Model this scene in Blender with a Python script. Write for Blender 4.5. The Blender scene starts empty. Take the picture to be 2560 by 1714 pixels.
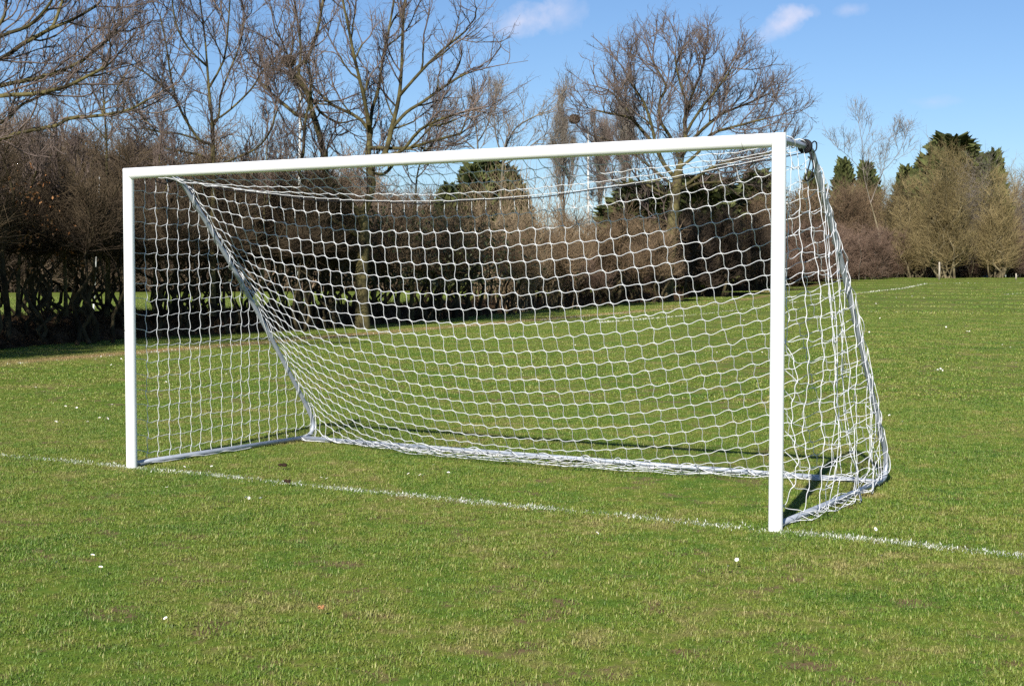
import bpy, math, random
import numpy as np
RNG = np.random.default_rng(7)
random.seed(7)
scene = bpy.context.scene
COL = scene.collection

# ------------------------------------------------------------------ camera (solved from the goal's known size)
F, YAW, PITCH, ROLL = 3541.4, -0.5452, -0.0471, 0.0006       # focal in pixels of the 2560 px wide photo
CAM = np.array([5.3377, -7.4974, 1.4224])
def cam_axes():
    f = np.array([math.sin(YAW)*math.cos(PITCH), math.cos(YAW)*math.cos(PITCH), math.sin(PITCH)])
    r = np.array([math.cos(YAW), -math.sin(YAW), 0.0]); u = np.cross(r, f)
    c, s = math.cos(ROLL), math.sin(ROLL)
    return c*r+s*u, -s*r+c*u, f
CR, CU, CF = cam_axes()
def terrain(x, y):
    """field is level round the goal and climbs gently to the far right"""
    x = np.asarray(x, float); y = np.asarray(y, float)
    d = (x-CAM[0])*CF[0]+(y-CAM[1])*CF[1]; l = (x-CAM[0])*CR[0]+(y-CAM[1])*CR[1]
    d_ = np.maximum(d, 1e-3)
    s = np.clip((l/d_*F+1280-1720)/520, 0, 1); s = s*s*(3-2*s)
    t = np.clip(d_/100, 0, 1.0)
    return 1.32*s*t*t*(d > 0)
def at(px, py, t):
    """point t metres ahead of the camera, seen at that pixel of the photo"""
    return CAM + t*(CF + CR*(px-1280)/F + CU*(857-py)/F)
def gp(px, t):
    p = at(px, 690, t); p[2] = float(terrain(p[0], p[1])); return p

# ------------------------------------------------------------------ helpers
def tag(o, label=None, cat=None, group=None, kind=None):
    if label: o['label'] = label
    if cat: o['category'] = cat
    if group: o['group'] = group
    if kind: o['kind'] = kind
    return o
def empty(name, loc=(0, 0, 0)):
    o = bpy.data.objects.new(name, None); COL.objects.link(o); o.location = loc
    o.empty_display_size = 0.3
    return o
def make_mesh(name, V, polys, mat, smooth=False, attr=None):
    """V (n,3); polys list of (m,k) index arrays; attr dict name -> per-vertex float array"""
    me = bpy.data.meshes.new(name)
    V = np.ascontiguousarray(V, dtype=np.float32)
    polys = [np.asarray(p, dtype=np.int32) for p in polys if len(p)]
    me.vertices.add(len(V)); me.vertices.foreach_set('co', V.ravel())
    if polys:
        nl = sum(p.size for p in polys); npol = sum(len(p) for p in polys)
        me.loops.add(nl); me.polygons.add(npol)
        me.loops.foreach_set('vertex_index', np.concatenate([p.ravel() for p in polys]))
        tot = np.concatenate([np.full(len(p), p.shape[1], np.int32) for p in polys])
        st = np.concatenate([[0], np.cumsum(tot)[:-1]]).astype(np.int32)
        me.polygons.foreach_set('loop_start', st)
        if smooth: me.polygons.foreach_set('use_smooth', np.ones(npol, bool))
    for k, v in (attr or {}).items():
        a = me.attributes.new(k, 'FLOAT', 'POINT'); a.data.foreach_set('value', np.asarray(v, np.float32))
    if mat: me.materials.append(mat)
    me.update(calc_edges=True)
    return me
def obj(name, me, parent=None):
    o = bpy.data.objects.new(name, me); COL.objects.link(o)
    if parent is not None: o.parent = parent
    return o
class MB:
    def __init__(s): s.V = []; s.P = {}; s.n = 0
    def add(s, V, *polys):
        V = np.asarray(V, float).reshape(-1, 3)
        for p in polys:
            p = np.asarray(p)
            if len(p): s.P.setdefault(p.shape[1], []).append(p+s.n)
        s.V.append(V); s.n += len(V)
    def mesh(s, name, mat, smooth=False, offset=None):
        V = np.concatenate(s.V)
        if offset is not None: V = V-np.asarray(offset)
        return make_mesh(name, V, [np.concatenate(v) for v in s.P.values()], mat, smooth)
def nrm(a): return a/np.maximum(np.linalg.norm(a, axis=-1, keepdims=True), 1e-9)
REF = np.array([0.94, 0.31, 0.13])
def frame(d):
    u = nrm(np.cross(d, REF)); return u, np.cross(d, u)
def ring(c, d, r, k):
    """c (n,3), d (n,3), r (n,) -> (n,k,3)"""
    u, v = frame(d); a = np.arange(k)*2*math.pi/k
    return c[:, None]+r[:, None, None]*(u[:, None]*np.cos(a)[None, :, None]+v[:, None]*np.sin(a)[None, :, None])
def segs(A, B, ra, rb, k):
    """separate tapered prisms A->B"""
    d = nrm(B-A); n = len(A)
    R = np.concatenate([ring(A, d, ra, k), ring(B, d, rb, k)], 1)        # n,2k,3
    base = (np.arange(n)*2*k)[:, None, None]; i = np.arange(k); j = (i+1) % k
    q = np.stack([i, j, j+k, i+k], 1)[None]+base
    return R.reshape(-1, 3), q.reshape(-1, 4)
def tube(P, r, k=8, caps=True):
    """one continuous tube along polyline P"""
    P = np.asarray(P, float); n = len(P)
    r = np.full(n, r, float) if np.isscalar(r) else np.asarray(r, float)
    d = np.empty_like(P); d[1:-1] = P[2:]-P[:-2]; d[0] = P[1]-P[0]; d[-1] = P[-1]-P[-2]; d = nrm(d)
    u = np.zeros_like(P); u0 = np.cross(d[0], REF); u[0] = u0/np.linalg.norm(u0)
    for i in range(1, n):
        w = u[i-1]-d[i]*np.dot(u[i-1], d[i]); u[i] = w/max(np.linalg.norm(w), 1e-9)
    v = np.cross(d, u); a = np.arange(k)*2*math.pi/k
    R = P[:, None]+r[:, None, None]*(u[:, None]*np.cos(a)[None, :, None]+v[:, None]*np.sin(a)[None, :, None])
    i = np.arange(k); j = (i+1) % k; q = np.concatenate([np.stack([i, j, j+k, i+k], 1)+m*k for m in range(n-1)])
    V = R.reshape(-1, 3); tr = np.zeros((0, 3), int)
    if caps:
        V = np.concatenate([V, P[:1], P[-1:]]); c0, c1 = n*k, n*k+1
        tr = np.concatenate([np.stack([np.full(k, c0), j, i], 1), np.stack([np.full(k, c1), i+(n-1)*k, j+(n-1)*k], 1)])
    return V, q, tr
def smooth_line(P, sub=6):
    """Catmull-Rom through P"""
    P = np.asarray(P, float); Q = np.concatenate([2*P[:1]-P[1:2], P, 2*P[-1:]-P[-2:-1]]); out = []
    t = np.linspace(0, 1, sub, endpoint=False)[:, None]
    for i in range(1, len(Q)-2):
        a, b, c, d = Q[i-1], Q[i], Q[i+1], Q[i+2]
        out.append(0.5*((2*b)+(-a+c)*t+(2*a-5*b+4*c-d)*t**2+(-a+3*b-3*c+d)*t**3))
    out.append(P[-1:]); return np.concatenate(out)

# ------------------------------------------------------------------ materials
def newmat(name):
    m = bpy.data.materials.new(name); m.use_nodes = True
    nt = m.node_tree; b = nt.nodes['Principled BSDF']; return m, nt, b
def N(nt, t, **kw):
    n = nt.nodes.new(t)
    for k, v in kw.items(): setattr(n, k, v)
    return n
def noise(nt, scale, detail=3, vec=None, rough=0.5):
    n = N(nt, 'ShaderNodeTexNoise'); n.inputs['Scale'].default_value = scale; n.inputs['Detail'].default_value = detail
    n.inputs['Roughness'].default_value = rough
    if vec: nt.links.new(vec, n.inputs['Vector'])
    return n.outputs['Fac']
def ramp(nt, fac, stops):
    r = N(nt, 'ShaderNodeValToRGB'); e = r.color_ramp.elements
    while len(e) > 1: e.remove(e[-1])
    e[0].position = stops[0][0]; e[0].color = (*stops[0][1], 1)
    for p, c in stops[1:]:
        q = e.new(p); q.color = (*c, 1)
    nt.links.new(fac, r.inputs['Fac']); return r.outputs['Color']
def mix(nt, fac, a, b):
    m = N(nt, 'ShaderNodeMix', data_type='RGBA')
    for s, v in ((m.inputs[0], fac), (m.inputs[6], a), (m.inputs[7], b)):
        if isinstance(v, bpy.types.NodeSocket): nt.links.new(v, s)
        else: s.default_value = v if not isinstance(v, tuple) or len(v) == 4 else (*v, 1)
    return m.outputs[2]
def mth(nt, op, a, b=None, clamp=False):
    m = N(nt, 'ShaderNodeMath', operation=op, use_clamp=clamp)
    for s, v in zip(m.inputs, (a, b)):
        if v is None: continue
        if isinstance(v, bpy.types.NodeSocket): nt.links.new(v, s)
        else: s.default_value = v
    return m.outputs[0]
def pos(nt): return N(nt, 'ShaderNodeNewGeometry').outputs['Position']
def dotv(nt, v, c):
    m = N(nt, 'ShaderNodeVectorMath', operation='DOT_PRODUCT'); nt.links.new(v, m.inputs[0]); m.inputs[1].default_value = c
    return m.outputs['Value']
def simple(name, col, rough=0.5, metal=0.0, spec=0.5):
    m, nt, b = newmat(name)
    b.inputs['Base Color'].default_value = (*col, 1); b.inputs['Roughness'].default_value = rough
    b.inputs['Metallic'].default_value = metal; b.inputs['Specular IOR Level'].default_value = spec
    return m, nt, b
def noisy(name, c1, c2, scale, rough=0.8, spec=0.2, bump=0.0, lo=0.35, hi=0.65, metal=0.0):
    m, nt, b = newmat(name)
    f = noise(nt, scale, 4, pos(nt), 0.6)
    nt.links.new(ramp(nt, f, [(lo, c1), (hi, c2)]), b.inputs['Base Color'])
    b.inputs['Roughness'].default_value = rough; b.inputs['Specular IOR Level'].default_value = spec
    b.inputs['Metallic'].default_value = metal
    if bump:
        bp = N(nt, 'ShaderNodeBump'); bp.inputs['Strength'].default_value = bump; bp.inputs['Distance'].default_value = 0.02
        nt.links.new(f, bp.inputs['Height']); nt.links.new(bp.outputs['Normal'], b.inputs['Normal'])
    return m
M_paint = noisy('white_powder_coat', (0.80, 0.80, 0.79), (0.84, 0.84, 0.83), 3.0, 0.32, 0.5, 0.0)
M_alu = noisy('grey_aluminium', (0.30, 0.33, 0.38), (0.38, 0.41, 0.46), 14.0, 0.38, 0.5, 0.0, metal=0.25)
M_cord = noisy('white_net_cord', (0.56, 0.57, 0.59), (0.70, 0.70, 0.70), 9.0, 0.6, 0.3)
M_black = noisy('black_cord', (0.006, 0.006, 0.007), (0.016, 0.014, 0.016), 60.0, 0.6, 0.25)
M_bark_oak = noisy('lichened_bark', (0.022, 0.018, 0.012), (0.135, 0.115, 0.048), 2.4, 0.9, 0.1, 0.6, 0.36, 0.66)
M_bark_grey = noisy('grey_bark', (0.05, 0.042, 0.034), (0.16, 0.145, 0.11), 1.9, 0.9, 0.1, 0.4)
M_bark_pale = noisy('pale_bark', (0.14, 0.115, 0.07), (0.30, 0.255, 0.165), 1.5, 0.9, 0.1, 0.3)
M_twig_oak = noisy('oak_twigs', (0.075, 0.055, 0.048), (0.19, 0.145, 0.12), 0.9, 0.85, 0.15)
M_twig_grey = noisy('grey_twigs', (0.13, 0.11, 0.09), (0.27, 0.23, 0.185), 0.9, 0.85, 0.15)
M_twig_hedge = noisy('hedge_twigs', (0.045, 0.033, 0.023), (0.125, 0.092, 0.056), 0.7, 0.9, 0.1)
M_bark_hedge = noisy('hedge_bark', (0.018, 0.014, 0.009), (0.085, 0.068, 0.036), 2.0, 0.9, 0.1, 0.5)
M_twig_mid = noisy('sunlit_mid_hedge_twigs', (0.10, 0.070, 0.044), (0.23, 0.165, 0.10), 0.6, 0.9, 0.1)  # hedge twigs lightened: sun on the middle stretch put into the colour
M_twig_brown = noisy('brown_twigs', (0.125, 0.085, 0.052), (0.27, 0.19, 0.115), 0.45, 0.9, 0.1)  # lighter again for the sunlit right of the hedge; thorn trees share it
M_twig_olive = noisy('olive_twigs', (0.15, 0.115, 0.05), (0.34, 0.265, 0.13), 0.5, 0.9, 0.1)
M_twig_red = noisy('reddish_twigs', (0.11, 0.072, 0.05), (0.22, 0.15, 0.11), 0.5, 0.9, 0.1)
M_conifer = noisy('conifer_sprays', (0.020, 0.032, 0.011), (0.13, 0.14, 0.045), 1.1, 0.8, 0.2)
M_dry_leaf = noisy('dry_oak_leaves', (0.22, 0.09, 0.03), (0.42, 0.21, 0.09), 3.0, 0.8, 0.2)
M_nest = noisy('nest_sticks', (0.05, 0.035, 0.022), (0.17, 0.12, 0.075), 9.0, 0.9, 0.1)
M_wood_far = noisy('far_wood', (0.085, 0.062, 0.045), (0.30, 0.22, 0.15), 0.11, 0.9, 0.1, 0.0, 0.38, 0.62)
M_pole = noisy('weathered_white_paint', (0.42, 0.42, 0.39), (0.66, 0.66, 0.62), 2.5, 0.6, 0.3)
M_wood = noisy('weathered_wood', (0.32, 0.27, 0.20), (0.46, 0.41, 0.33), 6.0, 0.8, 0.2)
M_mud = noisy('dark_mud', (0.018, 0.010, 0.006), (0.05, 0.028, 0.015), 60.0, 0.85, 0.2, 0.4)
M_litter = noisy('leaf_litter', (0.03, 0.019, 0.011), (0.12, 0.075, 0.04), 2.2, 0.95, 0.1, 0.8)
M_petal = simple('daisy_petals', (0.80, 0.79, 0.76), 0.6)[0]
M_yolk = simple('daisy_centre', (0.65, 0.45, 0.03), 0.7)[0]

# worn touchline of the neighbouring pitch: line through (-12.0,0)+(-0.175,1)*s
LN = np.array([1.0, 0.175, 0.0]); LN /= np.linalg.norm(LN); LC = float(LN @ np.array([-12.05, 0, 0]))
def grass_colour(nt, far=False):
    P = pos(nt)
    n1 = noise(nt, 0.9, 4, P, 0.6); n2 = noise(nt, 4.5, 3, P, 0.6); n3 = noise(nt, 0.12, 2, P)
    n4 = noise(nt, 14.0, 2, P)
    f = mth(nt, 'ADD', mth(nt, 'MULTIPLY', n1, 0.40), mth(nt, 'MULTIPLY', n2, 0.36)); f = mth(nt, 'ADD', f, mth(nt, 'MULTIPLY', n4, 0.24))
    c = ramp(nt, f, [(0.36, (0.050, 0.115, 0.012)), (0.45, (0.096, 0.165, 0.016)), (0.53, (0.155, 0.190, 0.026)), (0.63, (0.27, 0.215, 0.085))])
    c = mix(nt, mth(nt, 'MULTIPLY', n3, 0.45), c, (0.115, 0.165, 0.024))
    # worn brown strip beside the touchline
    d = mth(nt, 'ADD', dotv(nt, P, tuple(LN)), -LC+0.25)
    m = mth(nt, 'SUBTRACT', 1.0, mth(nt, 'DIVIDE', mth(nt, 'ABSOLUTE', d), 0.8), True)
    m = mth(nt, 'MULTIPLY', m, ramp(nt, noise(nt, 0.8, 3, P), [(0.3, (0.25,)*3), (0.6, (1.0,)*3)]))
    return mix(nt, mth(nt, 'MULTIPLY', m, 1.0), c, (0.30, 0.195, 0.095)), P
def make_grass_mat():
    m, nt, b = newmat('grass_blades'); c, P = grass_colour(nt)
    a = N(nt, 'ShaderNodeAttribute', attribute_name='tint').outputs['Fac']
    dry = mth(nt, 'MULTIPLY', mth(nt, 'GREATER_THAN', a, 0.88), 0.55)
    c = mix(nt, dry, c, (0.30, 0.25, 0.11))
    v = mth(nt, 'ADD', mth(nt, 'MULTIPLY', a, 0.50), 0.84)
    hs = N(nt, 'ShaderNodeHueSaturation'); nt.links.new(c, hs.inputs['Color']); nt.links.new(v, hs.inputs['Value'])
    nt.links.new(hs.outputs['Color'], b.inputs['Base Color'])
    b.inputs['Roughness'].default_value = 0.55; b.inputs['Specular IOR Level'].default_value = 0.35
    return m
def make_ground_mat():
    m, nt, b = newmat('turf'); c, P = grass_colour(nt)
    f = noise(nt, 3.2, 4, P, 0.65)
    c2 = mix(nt, ramp(nt, f, [(0.54, (0,)*3), (0.64, (1,)*3)]), c, (0.17, 0.115, 0.06))
    g = noise(nt, 45, 2, P)
    hs = N(nt, 'ShaderNodeHueSaturation'); nt.links.new(c2, hs.inputs['Color'])
    nt.links.new(mth(nt, 'ADD', mth(nt, 'MULTIPLY', g, 0.6), 0.55), hs.inputs['Value'])
    nt.links.new(hs.outputs['Color'], b.inputs['Base Color'])
    b.inputs['Roughness'].default_value = 0.95; b.inputs['Specular IOR Level'].default_value = 0.1
    return m
M_grass = make_grass_mat(); M_ground = make_ground_mat()
M_linegrass = noisy('whitened_grass', (0.34, 0.38, 0.25), (0.72, 0.73, 0.68), 30.0, 0.8, 0.2, 0.0, 0.3, 0.55)
M_linefar = noisy('faded_line_paint', (0.26, 0.28, 0.14), (0.60, 0.60, 0.52), 1.5, 0.8, 0.2, 0.0, 0.35, 0.6)

# ------------------------------------------------------------------ ground
def build_ground():
    xs = np.unique(np.concatenate([np.linspace(-900, -120, 14), np.linspace(-120, 130, 126), np.linspace(130, 900, 14)]))
    ys = np.unique(np.concatenate([np.linspace(-120, -20, 6), np.linspace(-20, 160, 91), np.linspace(160, 1200, 18)]))
    X, Y = np.meshgrid(xs, ys, indexing='ij'); Z = terrain(X, Y)
    V = np.stack([X, Y, Z], -1).reshape(-1, 3); ny = len(ys)
    i, j = np.meshgrid(np.arange(len(xs)-1), np.arange(ny-1), indexing='ij'); a = (i*ny+j).ravel()
    o = obj('ground', make_mesh('ground', V, [np.stack([a, a+ny, a+ny+1, a+1], 1)], M_ground, True))
    tag(o, kind='structure')
build_ground()

def blades(n, area, lmin, lmax, wid, lean=0.7):
    """n bent blades in a square patch -> V, quads, tris, tint"""
    b = (RNG.random((n, 2))-0.5)*area
    # clumping
    cl = (RNG.random((max(n//14, 1), 2))-0.5)*area; pick = RNG.integers(0, len(cl), n); w = RNG.random(n) < 0.6
    b[w] = cl[pick[w]]+RNG.normal(0, area*0.022, (w.sum(), 2))
    L = lmin+(lmax-lmin)*RNG.random(n)**1.6; az = RNG.random(n)*2*math.pi; ln = lean*(0.25+RNG.random(n)); W = wid*(0.6+0.8*RNG.random(n))
    dirh = np.stack([np.cos(az), np.sin(az)], 1); side = np.stack([-np.sin(az), np.cos(az)], 1)
    p0 = np.concatenate([b, np.full((n, 1), -0.005)], 1)
    def pt(s, up, out, ww):
        v = p0.copy(); v[:, :2] += dirh*(L*out)[:, None]+side*(ww*s)[:, None]; v[:, 2] += L*up; return v
    a1 = 0.55*np.cos(ln*0.6); o1 = 0.55*np.sin(ln*0.6)
    V = np.stack([pt(-.5, 0, 0, W), pt(.5, 0, 0, W), pt(.5, a1, o1, W*.8), pt(-.5, a1, o1, W*.8), pt(0, a1+.45*np.cos(ln*1.5), o1+.45*np.sin(ln*1.5), W)], 1)
    k = np.arange(n)*5
    q = np.stack([k, k+1, k+2, k+3], 1); t = np.stack([k+3, k+2, k+4], 1)
    return V.reshape(-1, 3), q, t, np.repeat(RNG.random(n), 5)

def build_grass():
    A = blades(7500, 0.62, 0.008, 0.030, 0.0028, 1.25); B = blades(7000, 2.1, 0.010, 0.032, 0.0075, 1.25); C = blades(6500, 6.4, 0.012, 0.036, 0.024, 1.2)
    def pts(step, t0, t1, mpx, jit):
        out = []
        t = np.arange(-2, 150, step)
        X, Y = np.meshgrid(np.arange(-70, 90, step), np.arange(-12, 130, step), indexing='ij')
        p = np.stack([X.ravel(), Y.ravel()], 1)+RNG.uniform(-jit, jit, (X.size, 2))*step
        d = (p[:, 0]-CAM[0])*CF[0]+(p[:, 1]-CAM[1])*CF[1]; l = (p[:, 0]-CAM[0])*CR[0]+(p[:, 1]-CAM[1])*CR[1]
        k = (d > t0) & (d <= t1) & (np.abs(l) < (0.3615+mpx)*d+1.2)
        return p[k]
    PA, PB, PC = pts(0.5, 2.6, 15.5, 0.05, .12), pts(1.7, 15.5, 45, 0.05, .12), pts(5.2, 45, 112, 0.04, .12)
    V = []; quads = []; tris = []; tint = []; kind = []; n = 0
    for code, (v, q, t, tn) in enumerate((A, B, C)):
        V.append(v); quads.append(q+n); tris.append(t+n); tint.append(tn); kind.append(np.full(len(v), code)); n += len(v)
    rot = [np.zeros(n)]; scl = [np.ones(n)]
    for code, p in enumerate((PA, PB, PC)):
        V.append(np.concatenate([p, terrain(p[:, 0], p[:, 1])[:, None]], 1)); m = len(p); kind.append(np.full(m, 3+code)); tint.append(np.zeros(m))
        rot.append(RNG.random(m)*2*math.pi); scl.append(0.85+0.4*RNG.random(m)); n += m
    me = make_mesh('grass', np.concatenate(V), [np.concatenate(quads), np.concatenate(tris)], M_grass, False,
                   dict(tint=np.concatenate(tint), code=np.concatenate(kind), rot=np.concatenate(rot), scl=np.concatenate(scl)))
    o = obj('grass', me); tag(o, kind='stuff')
    instance_nodes(o, 3)
def instance_nodes(o, k):
    """instances of the object's own patches on its own loose points"""
    ng = bpy.data.node_groups.new('scatter', 'GeometryNodeTree')
    ng.interface.new_socket('Geometry', in_out='INPUT', socket_type='NodeSocketGeometry')
    ng.interface.new_socket('Geometry', in_out='OUTPUT', socket_type='NodeSocketGeometry')
    gi = ng.nodes.new('NodeGroupInput'); go = ng.nodes.new('NodeGroupOutput'); jn = ng.nodes.new('GeometryNodeJoinGeometry')
    def at_(name):
        a = ng.nodes.new('GeometryNodeInputNamedAttribute'); a.data_type = 'FLOAT'; a.inputs['Name'].default_value = name
        return a.outputs['Attribute']
    def sel(v):
        c = ng.nodes.new('FunctionNodeCompare'); c.data_type = 'FLOAT'; c.operation = 'EQUAL'
        ng.links.new(at_('code'), c.inputs[0]); c.inputs[1].default_value = v; c.inputs['Epsilon'].default_value = 0.1
        s = ng.nodes.new('GeometryNodeSeparateGeometry'); s.domain = 'POINT'
        ng.links.new(gi.outputs[0], s.inputs[0]); ng.links.new(c.outputs[0], s.inputs['Selection']); return s.outputs[0]
    for i in range(k):
        ip = ng.nodes.new('GeometryNodeInstanceOnPoints'); cx = ng.nodes.new('ShaderNodeCombineXYZ')
        ng.links.new(at_('rot'), cx.inputs['Z'])
        ng.links.new(sel(k+i), ip.inputs['Points']); ng.links.new(sel(i), ip.inputs['Instance'])
        er = ng.nodes.new('FunctionNodeEulerToRotation'); ng.links.new(cx.outputs[0], er.inputs[0]); ng.links.new(er.outputs[0], ip.inputs['Rotation'])
        ng.links.new(at_('scl'), ip.inputs['Scale'])
        ng.links.new(ip.outputs[0], jn.inputs[0])
    ng.links.new(jn.outputs[0], go.inputs[0])
    md = o.modifiers.new('scatter', 'NODES'); md.node_group = ng
build_grass()

def line_blades(name, pts, width, dens, lmin, lmax, bw, mat, keep=0.75, nscale=0.5):
    """a painted line: whitened blades along a polyline (world xy)"""
    pts = np.asarray(pts, float); sl = np.linalg.norm(np.diff(pts, axis=0), axis=1); L = sl.sum(); n = int(L*width*dens)
    s = RNG.random(n)*L; cs = np.concatenate([[0], np.cumsum(sl)]); k = np.clip(np.searchsorted(cs, s)-1, 0, len(sl)-1)
    d = np.diff(pts, axis=0)[k]/sl[k][:, None]; off = RNG.normal(0, 0.36, n)*width
    wob = 0.12*width*np.sin(s*1.7)+0.10*width*np.sin(s*4.1+1)
    p = pts[k]+d*(s-cs[k])[:, None]+np.stack([-d[:, 1], d[:, 0]], 1)*(off+wob)[:, None]
    dn = np.sin(s*2.3/nscale*0.5)+np.sin(s*5.1/nscale*0.5+2)+np.sin(s*11.7/nscale*0.5+1)
    ok = RNG.random(n) < np.clip(keep+0.16*dn, 0.12, 1); p = p[ok]
    V, q, t, tn = blades(len(p), 0.0, lmin, lmax, bw, 1.35)
    V = V.reshape(-1, 5, 3); V[:, :, :2] += p[:, None]; V[:, :, 2] += terrain(p[:, 0], p[:, 1])[:, None]
    o = obj(name, make_mesh(name, V.reshape(-1, 3), [q, t], mat)); tag(o, kind='structure'); return o
line_blades('pitch_marking', [(-14, 0.02), (14, -0.05)], 0.11, 17000, 0.008, 0.030, 0.0036, M_linegrass, 0.66)
g2 = lambda px, t: gp(px, t)[:2]
line_blades('pitch_marking', [(-12.05+0.35*0-0.175*s, s) for s in (-2, 40, 62)], 0.09, 420, 0.03, 0.055, 0.02, M_linefar, 0.5, 3)
line_blades('pitch_marking', [g2(1500, 43), g2(1900, 60), g2(2129, 68), g2(2255, 76), g2(2317, 86)], 0.12, 420, 0.05, 0.09, 0.04, M_linefar, 0.7, 6)
line_blades('pitch_marking', [g2(2317, 86), g2(2396, 87), g2(2560, 88)], 0.12, 300, 0.03, 0.06, 0.035, M_linefar, 0.35, 6)
line_blades('pitch_marking', [g2(2515, 66), g2(2580, 70)], 0.12, 260, 0.03, 0.06, 0.03, M_linefar, 0.5, 6)
line_blades('pitch_marking', [g2(2130, 46), g2(2480, 44.5)], 0.12, 200, 0.04, 0.06, 0.02, M_linefar, 0.3, 6)

# ------------------------------------------------------------------ the goal
H2, R = 2.5166, 0.040
ZT = 2.175
STAN = [(0.035, 2.178), (0.25, 2.176), (0.45, 2.170), (0.53, 2.150), (0.60, 2.085), (0.80, 1.86), (1.02, 1.60), (1.36, 1.18), (1.76, 0.655), (2.0, 0.335),
        (2.10, 0.185), (2.112, 0.11), (2.07, 0.052), (1.97, 0.03)]
def stan_y(z):
    a = np.array(STAN[3:11]); return float(np.interp(-z, -a[:, 1], a[:, 0]))
stan_line = smooth_line(np.array([(0, y, z) for y, z in STAN]), 6)
goal = empty('football_goal', (0, 0, 0))
tag(goal, 'white portable football goal with grey folding frame and white net', 'goal')
def mitred(corner_signs):
    pass
def post_mesh(sx):
    k = 40; a = np.arange(k)*2*math.pi/k; x, y = R*np.cos(a), R*np.sin(a)
    zt = ZT+x*sx                                         # 45 degree mitre against the crossbar, outer side highest
    z0 = np.full(k, -0.02); V = np.concatenate([np.stack([x, y, z], 1) for z in (z0, np.full(k, 1.0), np.minimum(zt, 9))])
    i = np.arange(k); j = (i+1) % k
    q = np.concatenate([np.stack([i, j, j+k, i+k], 1), np.stack([i, j, j+k, i+k], 1)+k])
    V[:, 0] += sx*H2
    return make_mesh('post', V, [q], M_paint, True)
def bar_mesh(name, x0, x1, m0, m1, r=R):
    k = 40; a = np.arange(k)*2*math.pi/k; y, z = r*np.cos(a), r*np.sin(a)
    X0 = x0+m0*z; X1 = x1+m1*z
    V = np.concatenate([np.stack([X0, y, ZT+z], 1), np.stack([X1, y, ZT+z], 1)])
    i = np.arange(k); j = (i+1) % k
    return make_mesh(name, V, [np.stack([j, i, i+k, j+k], 1)], M_paint, True)
for sx in (-1, 1):
    o = obj('post', post_mesh(sx), goal)
    mb = MB()                                            # small dark hole drilled through the face of the post
    c = np.array([sx*H2-0.010, -R-0.0005, 1.02]); a = np.arange(10)*2*math.pi/10
    ringp = c+0.0045*np.stack([np.cos(a), 0*a, np.sin(a)], 1)
    mb.add(np.concatenate([ringp, ringp+[0, 0.004, 0]]), np.arange(10)[None], np.stack([np.arange(10), (np.arange(10)+1) % 10, (np.arange(10)+1) % 10+10, np.arange(10)+10], 1))
    if sx < 0: obj('drill_hole', mb.mesh('drill_hole', M_mud), o)
XS = H2-0.205
obj('crossbar', bar_mesh('crossbar', -H2, XS-0.0012, -1, 0), goal)
obj('corner_joint', bar_mesh('corner_joint', XS+0.0012, H2, 0, 1), goal)
mb = MB(); mb.add(*tube([(XS-0.01, 0, ZT), (XS+0.01, 0, ZT)], R-0.0015, 32)); obj('joint_sleeve', mb.mesh('joint_sleeve', M_mud), goal)
for sx in (-1, 1):
    L = stan_line.copy(); L[:, 0] = sx*H2
    mb = MB(); mb.add(*tube(L, 0.0175, 16)); obj('side_frame', mb.mesh('side_frame', M_alu, True), goal)
    mb = MB(); mb.add(*tube([(sx*H2, 0.037, 0.03), (sx*H2, 1.97, 0.03)], 0.018, 16)); obj('side_rail', mb.mesh('side_rail', M_alu, True), goal)
    # black cord wound round the elbow, with loose loops on the near side
    mb = MB(); T = np.linspace(0, 1, 200)[:, None]
    for rr, w, off, ph in ((0.0235, 0.062, 0.0, 0), (0.031, 0.045, 0.008, 1.3), (0.037, 0.028, 0.014, 2.2)):
        turns = w/0.0085; y = 0.392+off+w*T; ang = T*2*math.pi*turns+ph
        q = np.concatenate([np.full_like(y, sx*H2)+rr*np.cos(ang), y, 2.172+rr*np.sin(ang)], 1); mb.add(*tube(q, 0.0052, 6))
    if sx > 0:
        c = np.array([sx*H2+0.03, 0.43, 2.15])
        mb.add(*tube(smooth_line(c+np.array([(0, 0, 0), (0.005, -0.02, -0.06), (0.004, -0.065, -0.13), (0.002, -0.085, -0.165), (0, -0.06, -0.182), (0.01, -0.02, -0.15), (0.012, 0.01, -0.09), (0, 0.012, -0.02)])), 0.0042, 6))
        mb.add(*tube(smooth_line(c+np.array([(0, 0.02, 0.04), (0.0, 0.06, 0.055), (0.005, 0.085, 0.045), (0.005, 0.08, 0.01), (0, 0.045, -0.01)])), 0.0042, 6))
    else:
        c = np.array([sx*H2+0.02, 0.40, 2.14])
        mb.add(*tube(smooth_line(c+np.array([(0, 0, 0), (0.005, -0.05, -0.02), (0, -0.13, -0.01), (0, -0.16, 0.02)])), 0.0042, 6))
    obj('cord_binding', mb.mesh('cord_binding', M_black, True), goal)
mb = MB(); mb.add(*tube([(-H2, 1.97, 0.03), (H2, 1.97, 0.03)], 0.018, 16)); obj('back_rail', mb.mesh('back_rail', M_alu, True), goal)
def rope(x): return 2.168-0.235*(1-(x/H2)**2)
mb = MB(); xs = np.linspace(-H2, H2, 60)
mb.add(*tube(np.stack([xs, 0.50+0.0*xs, rope(xs)-0.012+0.006*np.sin(xs*7)], 1), 0.0035, 6)); obj('top_cord', mb.mesh('top_cord', M_black, True), goal)

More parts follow.
